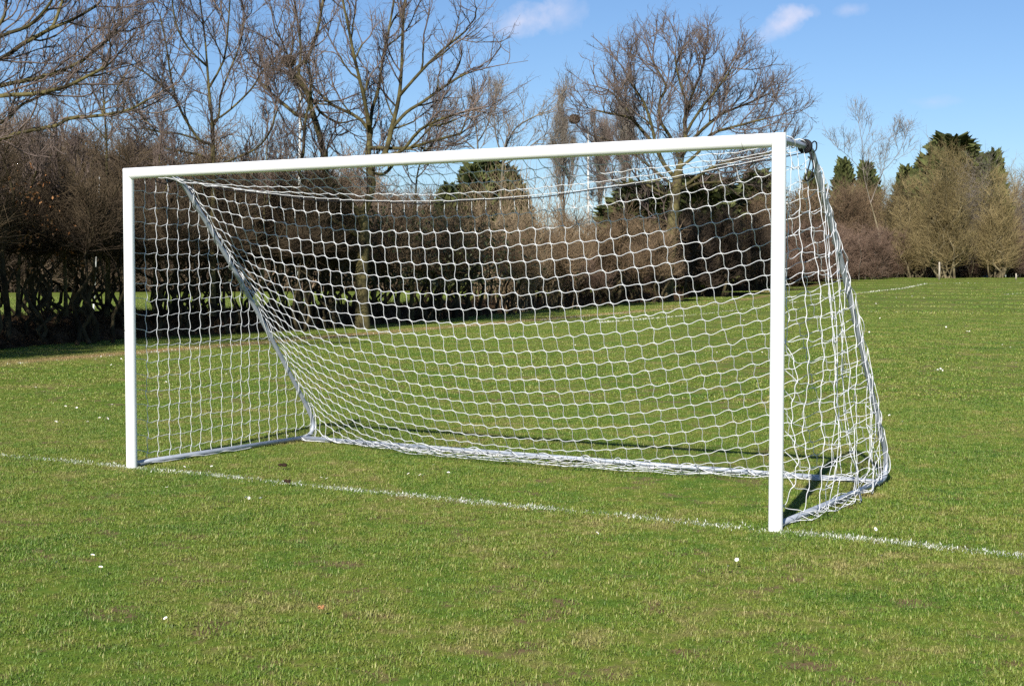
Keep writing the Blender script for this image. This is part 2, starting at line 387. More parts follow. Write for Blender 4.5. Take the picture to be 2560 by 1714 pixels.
# ---- net: a spring net hung in numpy, then drawn as wavy cords
def build_net():
    nodes = []; pin = []; edges = []; rest = []; ekind = []
    def node(p, fix): nodes.append(p); pin.append(fix); return len(nodes)-1
    def edge(a, b, l, k): edges.append((a, b)); rest.append(l); ekind.append(k)
    NC, NR, NB = 45, 4, 24
    arc = stan_line[:, 1:]; tot = np.concatenate([[0], np.cumsum(np.linalg.norm(np.diff(arc, axis=0), axis=1))])
    def on_stan(f):
        s = f*tot[-1]; return np.array([np.interp(s, tot, arc[:, 0]), np.interp(s, tot, arc[:, 1])])
    f_rope = 0.46/tot[-1]
    fr = [f_rope*i/NR for i in range(NR+1)]+[f_rope+(0.985-f_rope)*(i+1)/NB for i in range(NB)]
    G = {}; u = np.linspace(-1, 1, NC+1)
    for i, f in enumerate(fr):
        y, z = on_stan(f)
        for j in range(NC+1):
            x = u[j]*(H2-0.02); p = np.array([x, y, z]); fix = False
            sag = (1-u[j]**2)
            if i == 0: p = np.array([x, 0.036, 2.150]); fix = True
            elif i == NR: p = np.array([x, 0.50, rope(x)]); fix = True
            elif i == NR+NB: p = np.array([x, 1.965+0.02*RNG.normal()*0.4, 0.045]); fix = True
            elif j in (0, NC):
                fix = True; p += np.array([-np.sign(u[j])*0.022*0, 0.018 if i > NR else 0, 0.018])+RNG.normal(0, 0.008, 3)
            else: p[2] -= 0.25*sag*(1 if i > NR else i/NR); p[1] -= 0.15*sag*(i > NR)
            G[i, j] = node(p, fix)
    cw = 2*H2/NC
    for i in range(NR+NB+1):
        for j in range(NC+1):
            if j < NC: edge(G[i, j], G[i, j+1], cw*(1.030 if i > NR+1 else 1.016 if i > NR else 1.0), 0)
            if i < NR+NB: edge(G[i, j], G[i+1, j], (math.dist((0.036, 2.15), (0.5, rope(u[j]*(H2-0.02))))/NR*1.0 if i < NR else 0.1095), 1)
    # side panels: regular grid clipped by the sloping frame
    for sx in (-1, 1):
        S = {}; NV, NHc = 19, 18; dz = 2.145/NV; dy = 0.1145
        slack = 1.06 if sx < 0 else 1.09
        for i in range(NV+1):
            z = 2.165-dz*i if i < NV else 0.035
            ymax = stan_y(z) if i > 0 else 0.50
            if i == NV: ymax = 1.99
            for j in range(NHc+1):
                y = 0.045+dy*j
                if y > ymax-0.05: break
                fix = (i == 0) or (i == NV) or (j == 0)
                off = 0.0 if fix else 0.015*sx
                S[i, j] = node(np.array([sx*H2+off, y, z]), fix)
            jl = max(j_ for (i_, j_) in S if i_ == i)
            out = 0.0 if sx < 0 else RNG.uniform(0.005, 0.06)
            if 0 < i < NV: S[i, jl+1] = node(np.array([sx*(H2+0.012), ymax+0.012+out, z+RNG.normal(0, 0.015)]), True)
        rim = [S[i, max(j_ for (i_, j_) in S if i_ == i)] for i in range(1, NV)]
        if sx > 0:
            for a, b in zip(rim[:-1], rim[1:]): edge(a, b, np.linalg.norm(nodes[a]-nodes[b])*1.12, 4)
        for (i, j), a in S.items():
            if (i, j+1) in S: edge(a, S[i, j+1], max(np.linalg.norm(nodes[a]-nodes[S[i, j+1]]), 0.06)*(slack if sx < 0 else slack+RNG.uniform(-0.03, 0.22)), 2)
            if (i+1, j) in S: edge(a, S[i+1, j], max(np.linalg.norm(nodes[a]-nodes[S[i+1, j]]), 0.06)*(1.012 if sx < 0 else 1.05+RNG.uniform(-0.02, 0.10)), 3)
            elif False: pass
        # vertical cords whose upper end meets the sloping frame
        for (i, j), a in list(S.items()):
            if (i-1, j) not in S and i > 0 and not pin[a]:
                y = nodes[a][1]; zz = np.interp(y, [q[0] for q in STAN[3:11]], [q[1] for q in STAN[3:11]])
                b = node(np.array([sx*(H2+0.01), y, zz]), True); edge(b, a, max(abs(zz-nodes[a][2]), 0.03)*1.05, 3)
    X = np.array(nodes); pin_ = np.array(pin); E = np.array(edges); L0 = np.array(rest); K = np.array(ekind)
    # greedy edge colouring so each batch touches a node once
    used = [set() for _ in nodes]; colr = np.zeros(len(E), int)
    for n_, (a, b) in enumerate(edges):
        c = 0
        while c in used[a] or c in used[b]: c += 1
        used[a].add(c); used[b].add(c); colr[n_] = c
    batches = [np.nonzero(colr == c)[0] for c in range(colr.max()+1)]
    w = np.where(pin_, 0.0, 1.0); P = X.copy(); Pp = P.copy()
    gust = RNG.normal(0, 1.0, P.shape)*np.array([0.9, 0.35, 0.3]); near = (X[:, 0] > H2-0.05) & ~pin_
    for step in range(260):
        acc = np.zeros_like(P); acc[:, 2] = -9.8
        acc[near] += gust[near]*5.5+np.array([1.2, 0, 0])
        V_ = (P-Pp)*0.96; Pp = P.copy(); P = P+(V_+acc*0.0001)*w[:, None]
        for _ in range(14):
            for b in batches:
                a, c = E[b, 0], E[b, 1]; d = P[c]-P[a]; l = np.linalg.norm(d, axis=1)
                ex = np.maximum(l-L0[b], 0)/np.maximum(l, 1e-9)/np.maximum(w[a]+w[c], 1e-9)
                cor = d*ex[:, None]; P[a] += cor*w[a][:, None]; P[c] -= cor*w[c][:, None]
        P[:, 2] = np.maximum(P[:, 2], np.where(pin_, P[:, 2], 0.02))
    P[~pin_] += RNG.normal(0, 0.0035, (int((~pin_).sum()), 3))
    # local directions for the twist of each knot
    nN = len(P); U = np.zeros((nN, 3)); Vd = np.zeros((nN, 3))
    for n_, (a, b) in enumerate(edges):
        d = P[b]-P[a]; d = d/max(np.linalg.norm(d), 1e-6)
        if K[n_] in (0, 2):
            U[a] += d; U[b] += d
        else:
            Vd[a] += d; Vd[b] += d
    nu = np.linalg.norm(U, axis=1); nv = np.linalg.norm(Vd, axis=1)
    U[nu > 0] /= nu[nu > 0][:, None]; Vd[nv > 0] /= nv[nv > 0][:, None]
    tw = np.where(pin_, 0.15, np.where(np.abs(X[:, 0]) > H2-0.045, 0.85, 0.72))+RNG.normal(0, 0.13, nN)
    panels = {0: MB(), -1: MB(), 1: MB()}
    S = 6; t = np.linspace(0, 1, S+1)[:, None]
    h00 = 2*t**3-3*t**2+1; h10 = t**3-2*t**2+t; h01 = -2*t**3+3*t**2; h11 = t**3-t**2
    for n_, (a, b) in enumerate(edges):
        k = K[n_]
        if k == 0 and a in (G[NR, 0],): pass
        d = P[b]-P[a]; l = np.linalg.norm(d)
        sl = max(L0[n_]/max(l, 1e-6), 1.0)
        def tang(m):
            base, oth = (U[m], Vd[m]) if k in (0, 2) else (Vd[m], U[m])
            if k == 4: return nrm(d/l+RNG.normal(0, 0.45, 3)+np.array([0, -0.5, 0]))
            if k == 3: return nrm(d/l+oth*tw[m]*-0.9)
            if k == 2: return nrm(d/l*0.8+base*0.2+oth*tw[m]*0.5)
            return nrm(0.45*d/l+0.55*base+oth*tw[m])
        mag = l*(1.0+0.9*min(max(sl-1, 0), 0.9))
        c = h00*P[a]+h10*tang(a)*mag+h01*P[b]+h11*tang(b)*mag
        if sl > 1.06:                                    # spare length droops
            c[:, 2] -= (0.30*l*math.sqrt(sl-1.0))*(4*t[:, 0]*(1-t[:, 0]))*(1 if k in (0, 2) else 0.15)
        r = 0.0022*np.array([1.45]+[1.0]*(S-1)+[1.45])
        side = 0 if k in (0, 1) else (1 if P[a][0] > 0 else -1)
        panels[side].add(*tube(c, r, 5, False))
    # border cord laced round the rails and up the sloping frames
    def lace(line, rad, pitch, cr=0.003, jig=0.25, side=0):
        ln = np.asarray(line, float); cs = np.concatenate([[0], np.cumsum(np.linalg.norm(np.diff(ln, axis=0), axis=1))]); n = int(cs[-1]/0.018)
        s = np.linspace(0, cs[-1], n); c = np.stack([np.interp(s, cs, ln[:, m]) for m in range(3)], 1)
        dd = nrm(np.gradient(c, axis=0)); uu, vv = frame(dd)
        ang = 2*math.pi*(s/pitch+jig*np.sin(s*2.1)+0.5*jig*np.sin(s*5.7+1)); rr = rad*(1+0.35*np.abs(np.sin(s*3.3+rad*900)))
        q = c+uu*(rr*np.cos(ang))[:, None]+vv*(rr*np.sin(ang))[:, None]; q[:, 2] = np.maximum(q[:, 2], 0.012)
        panels[side].add(*tube(q, cr, 5))
    back = [(-H2, 1.97, 0.032), (H2, 1.97, 0.032)]
    lace(back, 0.0225, 0.34, 0.0034); lace([(-H2, 1.955, 0.022), (H2, 1.955, 0.022)], 0.012, 1.1, 0.0032, 0.4)
    for sx in (-1, 1):
        st = stan_line[20:].copy(); st[:, 0] = sx*H2
        lace(st, 0.0225, 0.30 if sx < 0 else 0.42, 0.003, 0.45, sx)
        st2 = st.copy(); st2[:, 1] += 0.025; st2[:, 0] += -sx*0.012; lace(st2, 0.016, 0.22, 0.0028, 0.4, sx)
        if sx > 0: lace([(sx*H2, 1.0, 0.03), (sx*H2, 1.97, 0.03)], 0.022, 0.55, 0.003, 0.3, sx)
        lace([(sx*H2+0.014*(1 if sx > 0 else 1), 0.08, 0.012), (sx*H2+0.02, 1.3, 0.014)], 0.006, 0.4, 0.0042, 0.3, sx)
        lace([(sx*H2, 0.05, 2.178), (sx*H2, 0.36, 2.176)], 0.022, 0.2, 0.003, 0.2, sx)
    net = obj('net', panels[0].mesh('net', M_cord, True), goal)
    for sx in (-1, 1): obj('side_net', panels[sx].mesh('side_net', M_cord, True), net)
build_net()

# ------------------------------------------------------------------ bare trees
def outside(p, env, lim):
    cx, cy, rx, ry = env; v = p-CAM; z = v@CF; x = 1280+F*(v@CR)/z; y = 857-F*(v@CU)/z
    return ((x-cx)/rx)**2+((y-cy)/ry)**2 > lim*lim
def ramify(nodes, par, chains, s, lens=(1.0, 0.52, 0.27), gap=(0.30, 0.23, 0.20), up=0.10, f0=0.22, ang=(26, 54), wig=0.15, env=None):
    """side branches on side branches: three orders, each shorter and closer set than the last"""
    nodes = [np.asarray(p, float) for p in nodes]; par = list(par)
    level = [(c, 0) for c in chains]
    while level:
        nxt = []
        for ch, lv in level:
            if lv > 2: continue
            P = np.array([nodes[i] for i in ch]); sl = np.linalg.norm(np.diff(P, axis=0), axis=1); cs = np.concatenate([[0], np.cumsum(sl)]); Lt = cs[-1]
            if Lt < 0.05*s: continue
            start = f0*Lt if lv == 0 else 0.18*Lt
            pos = np.arange(start, Lt, gap[lv]*s*RNG.uniform(0.85, 1.15)); pos = pos+RNG.normal(0, 0.25*gap[lv]*s, len(pos))
            pos = np.concatenate([np.clip(pos, 0, Lt), [Lt]*(2 if lv < 2 else 1)])
            for q in pos:
                k = min(int(np.searchsorted(cs, q)), len(ch)-1); T = P[min(k+1, len(P)-1)]-P[max(k-1, 0)]; T = T/max(np.linalg.norm(T), 1e-6)
                tip = q >= Lt*0.999; a = math.radians(RNG.uniform(8, 26) if tip else RNG.uniform(*ang)); w = np.cross(T, RNG.normal(0, 1, 3)); w /= max(np.linalg.norm(w), 1e-6)
                d = T*math.cos(a)+w*math.sin(a); ln = lens[lv]*s*RNG.uniform(0.55, 1.2)*(1.15-0.45*q/Lt)
                m = (6, 5, 3)[lv]; c = [ch[k]]; p = nodes[ch[k]]; lim = RNG.uniform(0.80, 1.10)
                for n_ in range(m):
                    d = d+RNG.normal(0, wig, 3)+np.array([0, 0, up]); d /= np.linalg.norm(d); p = p+d*ln/m
                    if env is not None and outside(p, env, lim): break
                    nodes.append(p); par.append(c[-1]); c.append(len(nodes)-1)
                if len(c) > 2: nxt.append((c, lv+1))
        level = nxt
    return np.array(nodes), np.array(par)
def pipe(par, tip, expo):
    n = len(par); acc = np.zeros(n); r = np.zeros(n)
    for i in range(n-1, -1, -1):
        r[i] = tip if acc[i] == 0 else acc[i]**(1/expo)
        if par[i] >= 0: acc[par[i]] += r[i]**expo
    return r
def branch_mesh(name, nodes, par, r, mask, k, mat, origin):
    """tubes for the edges parent->i where mask[i]"""
    n = len(nodes); d = np.zeros((n, 3)); ok = par >= 0; d[ok] = nodes[ok]-nodes[par[ok]]
    best = np.full(n, -1); br = np.zeros(n)
    for i in range(n):
        p = par[i]
        if p >= 0 and r[i] > br[p]: br[p] = r[i]; best[p] = i
    dn = nrm(d+1e-9); avg = dn.copy(); hb = best >= 0; avg[hb] = nrm(dn[hb]+dn[best[hb]]); avg[~ok] = dn[best[~ok]] if (~ok).any() else avg[~ok]
    end = ring(nodes, avg, r, k); idx = np.nonzero(mask & ok)[0]; p = par[idx]
    main = best[p] == idx
    st = end[p].copy(); ns = ~main
    if ns.any(): st[ns] = ring(nodes[p[ns]], dn[idx[ns]], np.minimum(r[idx[ns]]*1.25, r[p[ns]]), k)
    V = np.concatenate([st, end[idx]], 1); m = len(idx); i = np.arange(k); j = (i+1) % k
    q = (np.stack([i, j, j+k, i+k], 1)[None]+(np.arange(m)*2*k)[:, None, None]).reshape(-1, 4)
    return make_mesh(name, V.reshape(-1, 3)-origin, [q], mat, k > 4)
def rand_dirs(base, spread):
    return nrm(base+RNG.normal(0, spread, base.shape))
def twig_geo(A, D, L, r0, sub=2, k=3, droop=0.0):
    """two-segment twigs with side shoots -> V, quads"""
    B = A+D*L[:, None]*0.55; D2 = rand_dirs(D+np.array([0, 0, droop]), 0.30); C = B+D2*L[:, None]*0.45
    Vs, Qs, n = [], [], 0
    def put(a, b, ra, rb):
        nonlocal n
        v, q = segs(a, b, ra, rb, k); Vs.append(v); Qs.append(q+n); n += len(v)
    put(A, B, r0, r0*0.75); put(B, C, r0*0.75, r0*0.4)
    for s in range(sub):
        f = RNG.uniform(0.2, 1.0, len(A))[:, None]; S0 = np.where(f < 0.55, A+(B-A)*f/0.55, B+(C-B)*(f-0.55)/0.45)
        E = S0+rand_dirs(D, 0.65)*(L*RNG.uniform(0.25, 0.5, len(A)))[:, None]; put(S0, E, r0*0.6, r0*0.3)
    return np.concatenate(Vs), np.concatenate(Qs)
def limbs(lines, t):
    """traced limbs: [(pixel pts, depth drift at the end, parent line index or -1)] -> skeleton"""
    nodes, par, chains = [], [], []
    for pts, drift, sub in lines:
        n = len(pts); P = [at(p[0], p[1], t+drift*(i/(max(n-1, 1)))) for i, p in enumerate(pts)]
        P = smooth_line(P, sub)
        if nodes:
            arr = np.array(nodes); s = int(((arr-P[0])**2).sum(1).argmin()); st = 1
        else: s = -1; st = 0
        ch = [s] if s >= 0 else []
        for q in P[st:]:
            nodes.append(q); par.append(s); s = len(nodes)-1; ch.append(s)
        chains.append(ch)
    return nodes, par, chains
def bare_tree(name, lines, t, s, trunk_r, label, bark, twig, tip=0.008, expo=2.15, twigs=1, tl=(0.2, 0.6), tr=0.0055, cut=0.028, group=None, sub=2, trunk_f0=0.55, tf=0.28, limb_k=0.42, **kw):
    sk, pr, chains = limbs(lines, t)
    c0 = chains[0]; chains = [c0[int(len(c0)*trunk_f0):]]+chains[1:]
    nodes, par = ramify(sk, pr, chains, s, **kw)
    r = pipe(par, tip, expo); nt_ = int(len(c0)*trunk_f0) if trunk_f0 < 0.9 else len(c0); tr_ids = c0[:max(nt_, 2)]
    rest = np.ones(len(r), bool); rest[tr_ids] = False; mx = r[rest].max(); lr = trunk_r*limb_k
    r2 = tip+(lr-tip)*np.clip((r-tip)/(mx-tip), 0, 1)**0.85
    r2[tr_ids] = np.linspace(trunk_r, max(lr, trunk_r*0.62), len(tr_ids))+0.18*trunk_r*np.exp(-np.linspace(0, 9, len(tr_ids))); r = r2
    origin = np.array([nodes[0][0], nodes[0][1], float(terrain(nodes[0][0], nodes[0][1]))]); root = empty(name, origin)
    tag(root, label, 'tree', group)
    big = r > cut
    obj('trunk', branch_mesh('trunk', nodes, par, r, big, 8, bark, origin), root)
    mb_ = make_tw(nodes, par, r, twigs, tl, tr, cut, sub, tf)
    m1 = branch_mesh('crown', nodes, par, r, ~big, 4, twig, origin)
    cr = obj('crown', m1, root)
    me2 = mb_.mesh('twigs', twig, False, origin); obj('twigs', me2, cr)
    return root, nodes, r
def make_tw(nodes, par, r, twigs, tl, tr, cut, sub, tf):
    ok = np.nonzero((par >= 0) & (r < cut*1.15))[0]; ok = ok[RNG.random(len(ok)) < tf]; mb_ = MB()
    for _ in range(twigs):
        f = RNG.random(len(ok))[:, None]; A = nodes[par[ok]]*(1-f)+nodes[ok]*f
        D = rand_dirs(nrm(nodes[ok]-nodes[par[ok]])+np.array([0, 0, 0.15]), 0.55); L = RNG.uniform(tl[0], tl[1], len(ok))
        v, q = twig_geo(A, D, L, np.full(len(ok), tr), sub); mb_.add(v, q)
    return mb_

# central oak by the hedge, behind the net
tA = 38.2
oakA = [
 ([(907, 845), (906, 800), (905, 752), (904, 690), (908, 630), (913, 580), (905, 541)], 0, 4),
 ([(905, 541), (920, 503), (930, 459), (924, 426), (920, 388), (926, 330)], 0.3, 3),
 ([(908, 600), (880, 580), (850, 560), (816, 538), (772, 497), (760, 459), (747, 425), (758, 381), (763, 304), (778, 240)], -2.0, 3),
 ([(905, 541), (880, 512), (857, 488), (828, 459), (816, 435), (809, 386), (798, 335), (778, 271), (763, 215), (747, 190), (752, 130), (745, 60), (735, 0)], -1.0, 3),
 ([(747, 190), (700, 178), (640, 160), (560, 140)], -1.0, 2), ([(747, 190), (715, 130), (690, 60), (672, -10)], -1.5, 2), ([(752, 180), (780, 120), (800, 50), (810, -20)], 0.8, 2), ([(763, 304), (720, 270), (680, 235), (650, 205)], 1.0, 2), ([(926, 318), (880, 285), (830, 262), (780, 215)], 1.4, 2), ([(1005, 377), (1040, 365), (1090, 350), (1150, 335)], 1.0, 2), ([(763, 215), (800, 280), (840, 305)], 0.6, 2),
 ([(926, 330), (915, 270), (905, 222), (887, 148), (872, 74), (857, 0), (850, -60)], -1.5, 3),
 ([(926, 330), (930, 277), (946, 222), (957, 148), (972, 74), (985, 0), (990, -70)], 1.0, 3),
 ([(922, 420), (961, 385), (979, 322), (998, 240), (1005, 148), (1009, 37), (1025, -50)], 0.2, 3),
 ([(979, 322), (1016, 281), (1057, 255), (1109, 218), (1164, 185), (1240, 165), (1320, 152)], 1.2, 3),
 ([(998, 240), (1053, 178), (1102, 129), (1164, 78), (1225, 20)], -1.0, 3),
 ([(961, 390), (1005, 377), (1050, 325), (1109, 296), (1183, 274), (1238, 259), (1300, 215)], -1.8, 3),
 ([(924, 430), (960, 435), (990, 405), (1020, 395), (1060, 380)], 1.5, 3)]
bare_tree('oak_tree', oakA, tA, 1.45, 0.22, 'tall bare oak forking low behind the net, a nest in its left limb', M_bark_oak, M_twig_oak, tip=0.0068, tr=0.0045, cut=0.022, tf=0.34, limb_k=0.52, trunk_f0=0.92, env=(925, 200, 375, 360))
# slimmer oak left of it
tB = 34.5
oakB = [
 ([(530, 790), (531, 700), (531, 600), (533, 500), (533, 407), (532, 333)], 0, 4),
 ([(532, 333), (529, 288), (522, 220), (518, 166), (512, 92), (500, 0), (495, -60)], 0.3, 3),
 ([(533, 360), (500, 351), (462, 296), (440, 251), (407, 218), (360, 180), (322, 159)], -1.0, 3),
 ([(440, 251), (425, 180), (415, 110), (400, 40)], -0.5, 3),
 ([(518, 166), (470, 120), (440, 60), (430, 0)], -0.8, 2), ([(522, 220), (560, 150), (570, 70), (575, 0)], -1.0, 2), ([(500, 351), (450, 335), (400, 330), (360, 320)], 0.6, 2), ([(530, 320), (547, 288), (551, 240), (575, 175), (600, 110), (610, 30)], 1.0, 3),
 ([(540, 300), (577, 273), (629, 222), (655, 180), (690, 150)], -0.8, 3),
 ([(533, 410), (500, 388), (444, 377), (407, 366), (385, 322), (344, 281)], 0.8, 3),
 ([(533, 425), (570, 403), (636, 374), (673, 333), (692, 277)], -1.2, 3)]
bare_tree('oak_tree', oakB, tB, 1.2, 0.10, 'slim bare tree rising behind the left part of the crossbar', M_bark_oak, M_twig_oak, tip=0.0058, tr=0.0040, cut=0.016, tf=0.30, limb_k=0.60)
# slender young tree on the left
tC = 33.0
oakC = [
 ([(268, 800), (270, 650), (268, 540), (267, 444), (266, 351), (260, 259), (256, 148), (262, 60), (266, 0)], 0, 3),
 ([(262, 290), (230, 220), (205, 160), (190, 110)], 0.5, 3), ([(262, 270), (300, 210), (330, 150), (350, 80)], -0.5, 3),
 ([(266, 351), (310, 300), (360, 260)], 0.5, 3), ([(266, 345), (220, 300), (180, 270)], -0.5, 3)]
bare_tree('young_tree', oakC, tC, 0.95, 0.065, 'slender young bare tree with upswept twigs left of the far post', M_bark_oak, M_twig_oak, tip=0.0055, tl=(0.15, 0.45), tr=0.004, cut=0.015, up=0.16, trunk_f0=0.35)
# big tree whose limbs reach in from the left edge
tD = 24.0
oakD = [
 ([(-330, 930), (-325, 700), (-320, 500), (-315, 380)], 0, 4),
 ([(-315, 400), (-150, 385), (0, 348), (55, 330), (140, 314), (174, 296), (259, 288), (326, 273), (370, 248)], -0.5, 3),
 ([(-315, 380), (-150, 330), (0, 307), (48, 266), (90, 245), (130, 225)], 0.8, 3),
 ([(-315, 380), (-160, 270), (0, 240), (80, 235), (160, 218), (220, 190), (262, 168)], -1.0, 3),
 ([(-160, 270), (0, 215), (92, 196), (185, 163), (244, 122), (290, 80)], 0.5, 3),
 ([(-315, 380), (-170, 220), (0, 148), (55, 111), (122, 74), (140, 48), (160, -10)], 0.4, 3),
 ([(-170, 220), (-60, 140), (0, 92), (74, 63), (126, 7), (140, -30)], -0.8, 3),
 ([(-100, 160), (0, 59), (15, 10), (25, -40)], -0.3, 3),
 ([(122, 74), (190, 45), (240, 15)], 0.3, 3)]
bare_tree('oak_tree', oakD, tD, 1.0, 0.20, 'large bare tree whose long limbs sweep in from the left edge of the view', M_bark_oak, M_twig_oak, tip=0.0055, tl=(0.15, 0.45), tr=0.0038, cut=0.018, gap=(0.36, 0.27, 0.24), trunk_f0=0.95, tf=0.25, limb_k=0.29)
# broad oak on the right
tE = 78.0
oakE = [
 ([(1666, 770), (1666, 748), (1666, 730), (1668, 700), (1672, 650), (1679, 598), (1682, 550), (1688, 506), (1692, 465), (1696, 430)], 0, 3),
 ([(1696, 430), (1705, 390), (1714, 337), (1711, 299), (1722, 278)], 0.5, 3),
 ([(1722, 278), (1711, 240), (1697, 196), (1688, 140), (1695, 80)], -1, 3), ([(1722, 278), (1729, 240), (1750, 190), (1765, 130), (1770, 80)], 1.5, 3),
 ([(1692, 450), (1660, 410), (1640, 365), (1629, 313), (1609, 255), (1579, 211), (1556, 167), (1520, 130), (1491, 99)], -1.5, 3),
 ([(1640, 365), (1594, 313), (1556, 260), (1518, 225), (1439, 205)], 2.5, 3), ([(1594, 313), (1570, 293), (1512, 281), (1453, 263), (1415, 220)], -2, 3),
 ([(1690, 470), (1640, 430), (1580, 380), (1521, 351), (1477, 337), (1445, 315), (1420, 290)], 1.5, 3),
 ([(1700, 400), (1676, 343), (1650, 300), (1650, 250), (1665, 215), (1630, 150), (1610, 80)], 3, 3),
 ([(1714, 330), (1761, 260), (1791, 225), (1830, 170), (1860, 110)], -2, 3),
 ([(1705, 390), (1740, 340), (1790, 295), (1820, 278), (1879, 255), (1940, 225)], 2, 3),
 ([(1700, 420), (1747, 380), (1776, 337), (1850, 313), (1940, 290), (2000, 275)], -2.5, 3),
 ([(1694, 480), (1747, 439), (1790, 415), (1840, 400), (1900, 390), (1960, 370)], -1.5, 3), ([(1692, 490), (1740, 460), (1800, 455), (1850, 440)], 2, 3),
 ([(1690, 500), (1650, 480), (1600, 455), (1560, 460), (1520, 450)], -1, 3), ([(1682, 560), (1640, 545), (1600, 548)], 1, 3)]
bare_tree('oak_tree', oakE, tE, 2.3, 0.42, 'broad domed bare oak with thick grey trunk behind the right part of the net', M_bark_oak, M_twig_oak, tip=0.0105, tl=(0.3, 0.85), tr=0.0072, cut=0.04, trunk_f0=0.9, gap=(0.19, 0.16, 0.155), tf=0.45, limb_k=0.40, env=(1712, 300, 315, 265))
for px, t, top, dx, s_, lab in ((45, 29, 350, 20, 0.5, 'slim bare sapling in the dark hedge near the left edge'), (165, 30.5, 325, -25, 0.5, 'slim forked bare sapling in the dark hedge, left of the slender young tree'),
                          (385, 33.5, 330, 18, 0.5, 'slim bare sapling just right of the far post, above the crossbar'), (655, 36, 320, 15, 0.55, 'slim bare sapling left of the tall white pole')):
    bare_tree('young_tree', [([(px, 790), (px+dx*0.1, 680), (px+dx*0.3, 560), (px+dx*0.6, 450), (px+dx, top)], 0, 3), ([(px+dx*0.25, 590), (px+dx*0.2-30, 500), (px+dx*0.2-45, 420)], 0.4, 3), ([(px+dx*0.4, 520), (px+dx*0.5+30, 450), (px+dx*0.5+40, 380)], -0.4, 3)],
              t, s_, 0.05, lab, M_bark_oak, M_twig_oak, tip=0.0055, tl=(0.15, 0.4), tr=0.0042, cut=0.014, up=0.2, trunk_f0=0.45, tf=0.2, limb_k=0.5)
# small yellow-stemmed tree beside the central oak
tF = 45.0
oakF = [([(1030, 800), (1030, 700), (1031, 600), (1033, 555), (1039, 499), (1042, 444), (1055, 390), (1072, 333), (1085, 270)], 0, 3),
        ([(1040, 470), (1015, 430), (1000, 400)], 0.5, 3), ([(1042, 450), (1080, 400), (1110, 380)], -0.5, 3)]
bare_tree('young_tree', oakF, tF, 0.9, 0.075, 'small bare tree with yellow-green stem just right of the central oak', M_bark_oak, M_twig_oak, tip=0.006, tl=(0.2, 0.5), tr=0.005, cut=0.02)
# finer trees farther off
tG = 105.0
bare_tree('ash_tree', [([(1250, 720), (1250, 560), (1255, 440), (1262, 370)], 0, 3), ([(1262, 370), (1290, 320), (1340, 290), (1380, 275)], 2, 3), ([(1258, 400), (1240, 340), (1235, 280)], -1, 3), ([(1255, 420), (1320, 370), (1360, 340)], -2, 3)],
          tG, 2.6, 0.22, 'distant pale bare tree with a small nest between the two large oaks', M_bark_grey, M_twig_grey, tip=0.012, tl=(0.5, 1.2), tr=0.009, cut=0.05)
bare_tree('ash_tree', [([(1190, 720), (1192, 560), (1194, 440), (1194, 355), (1185, 300)], 0, 3), ([(1194, 380), (1150, 340), (1120, 310)], -1, 3), ([(1194, 360), (1220, 310), (1230, 270)], 1, 3)],
          tG+8, 2.4, 0.2, 'distant grey bare tree just right of the nest-bearing central oak', M_bark_grey, M_twig_grey, tip=0.012, tl=(0.5, 1.2), tr=0.009, cut=0.05)
tH = 120.0
def poplar(px, ytop, w, t, label):
    L = [([(px, 720), (px, 560), (px-2, 450), (px-4, 380), (px-5, ytop)], 0, 3)]
    for k in range(7):
        x = RNG.uniform(-1, 1)*w*0.5; y0 = RNG.uniform(420, 560); L.append(([(px, y0), (px+x*0.6, y0-50), (px+x, y0-130)], RNG.uniform(-1, 1), 3))
    bare_tree('poplar_tree', L, t, 1.15, 0.16, label, M_bark_grey, M_twig_grey, tip=0.012, tl=(0.5, 1.2), tr=0.009, cut=0.05, up=0.22, ang=(15, 35), trunk_f0=0.4)
poplar(1410, 270, 50, tH, 'narrow upright bare poplar left of the broad right oak')
poplar(1565, 470, 40, tH, 'low bare poplar seen under the crossbar left of the broad oak trunk')
poplar(1500, 480, 38, tH+6, 'bare poplar beside a pale pole, under the crossbar')
# birch and friends on the right
tJ = 100.0
bare_tree('birch_tree', [([(2205, 690), (2200, 600), (2186, 540), (2172, 490), (2158, 426), (2157, 370), (2147, 309)], 0, 3), ([(2176, 505), (2208, 426), (2215, 380), (2226, 344)], 1, 3), ([(2158, 430), (2120, 390), (2095, 370)], -1, 3), ([(2208, 430), (2245, 385), (2262, 350)], 0.5, 3)],
          tJ, 2.1, 0.075, 'thin pale bare birch forking in two, right of the goal', M_bark_pale, M_twig_grey, tip=0.008, tl=(0.3, 0.9), tr=0.006, cut=0.026, up=0.12, trunk_f0=0.4, lens=(0.75, 0.45, 0.25), tf=0.2)

def leaf_quads(C, size):
    n = len(C); u = nrm(RNG.normal(0, 1, (n, 3))); v = nrm(np.cross(u, RNG.normal(0, 1, (n, 3)))); s = size*RNG.uniform(0.6, 1.3, n)[:, None]
    V = np.stack([C-u*s, C+v*s*0.5, C+u*s, C-v*s*0.5], 1); k = np.arange(n)*4
    return V.reshape(-1, 3), np.stack([k, k+1, k+2, k+3], 1)
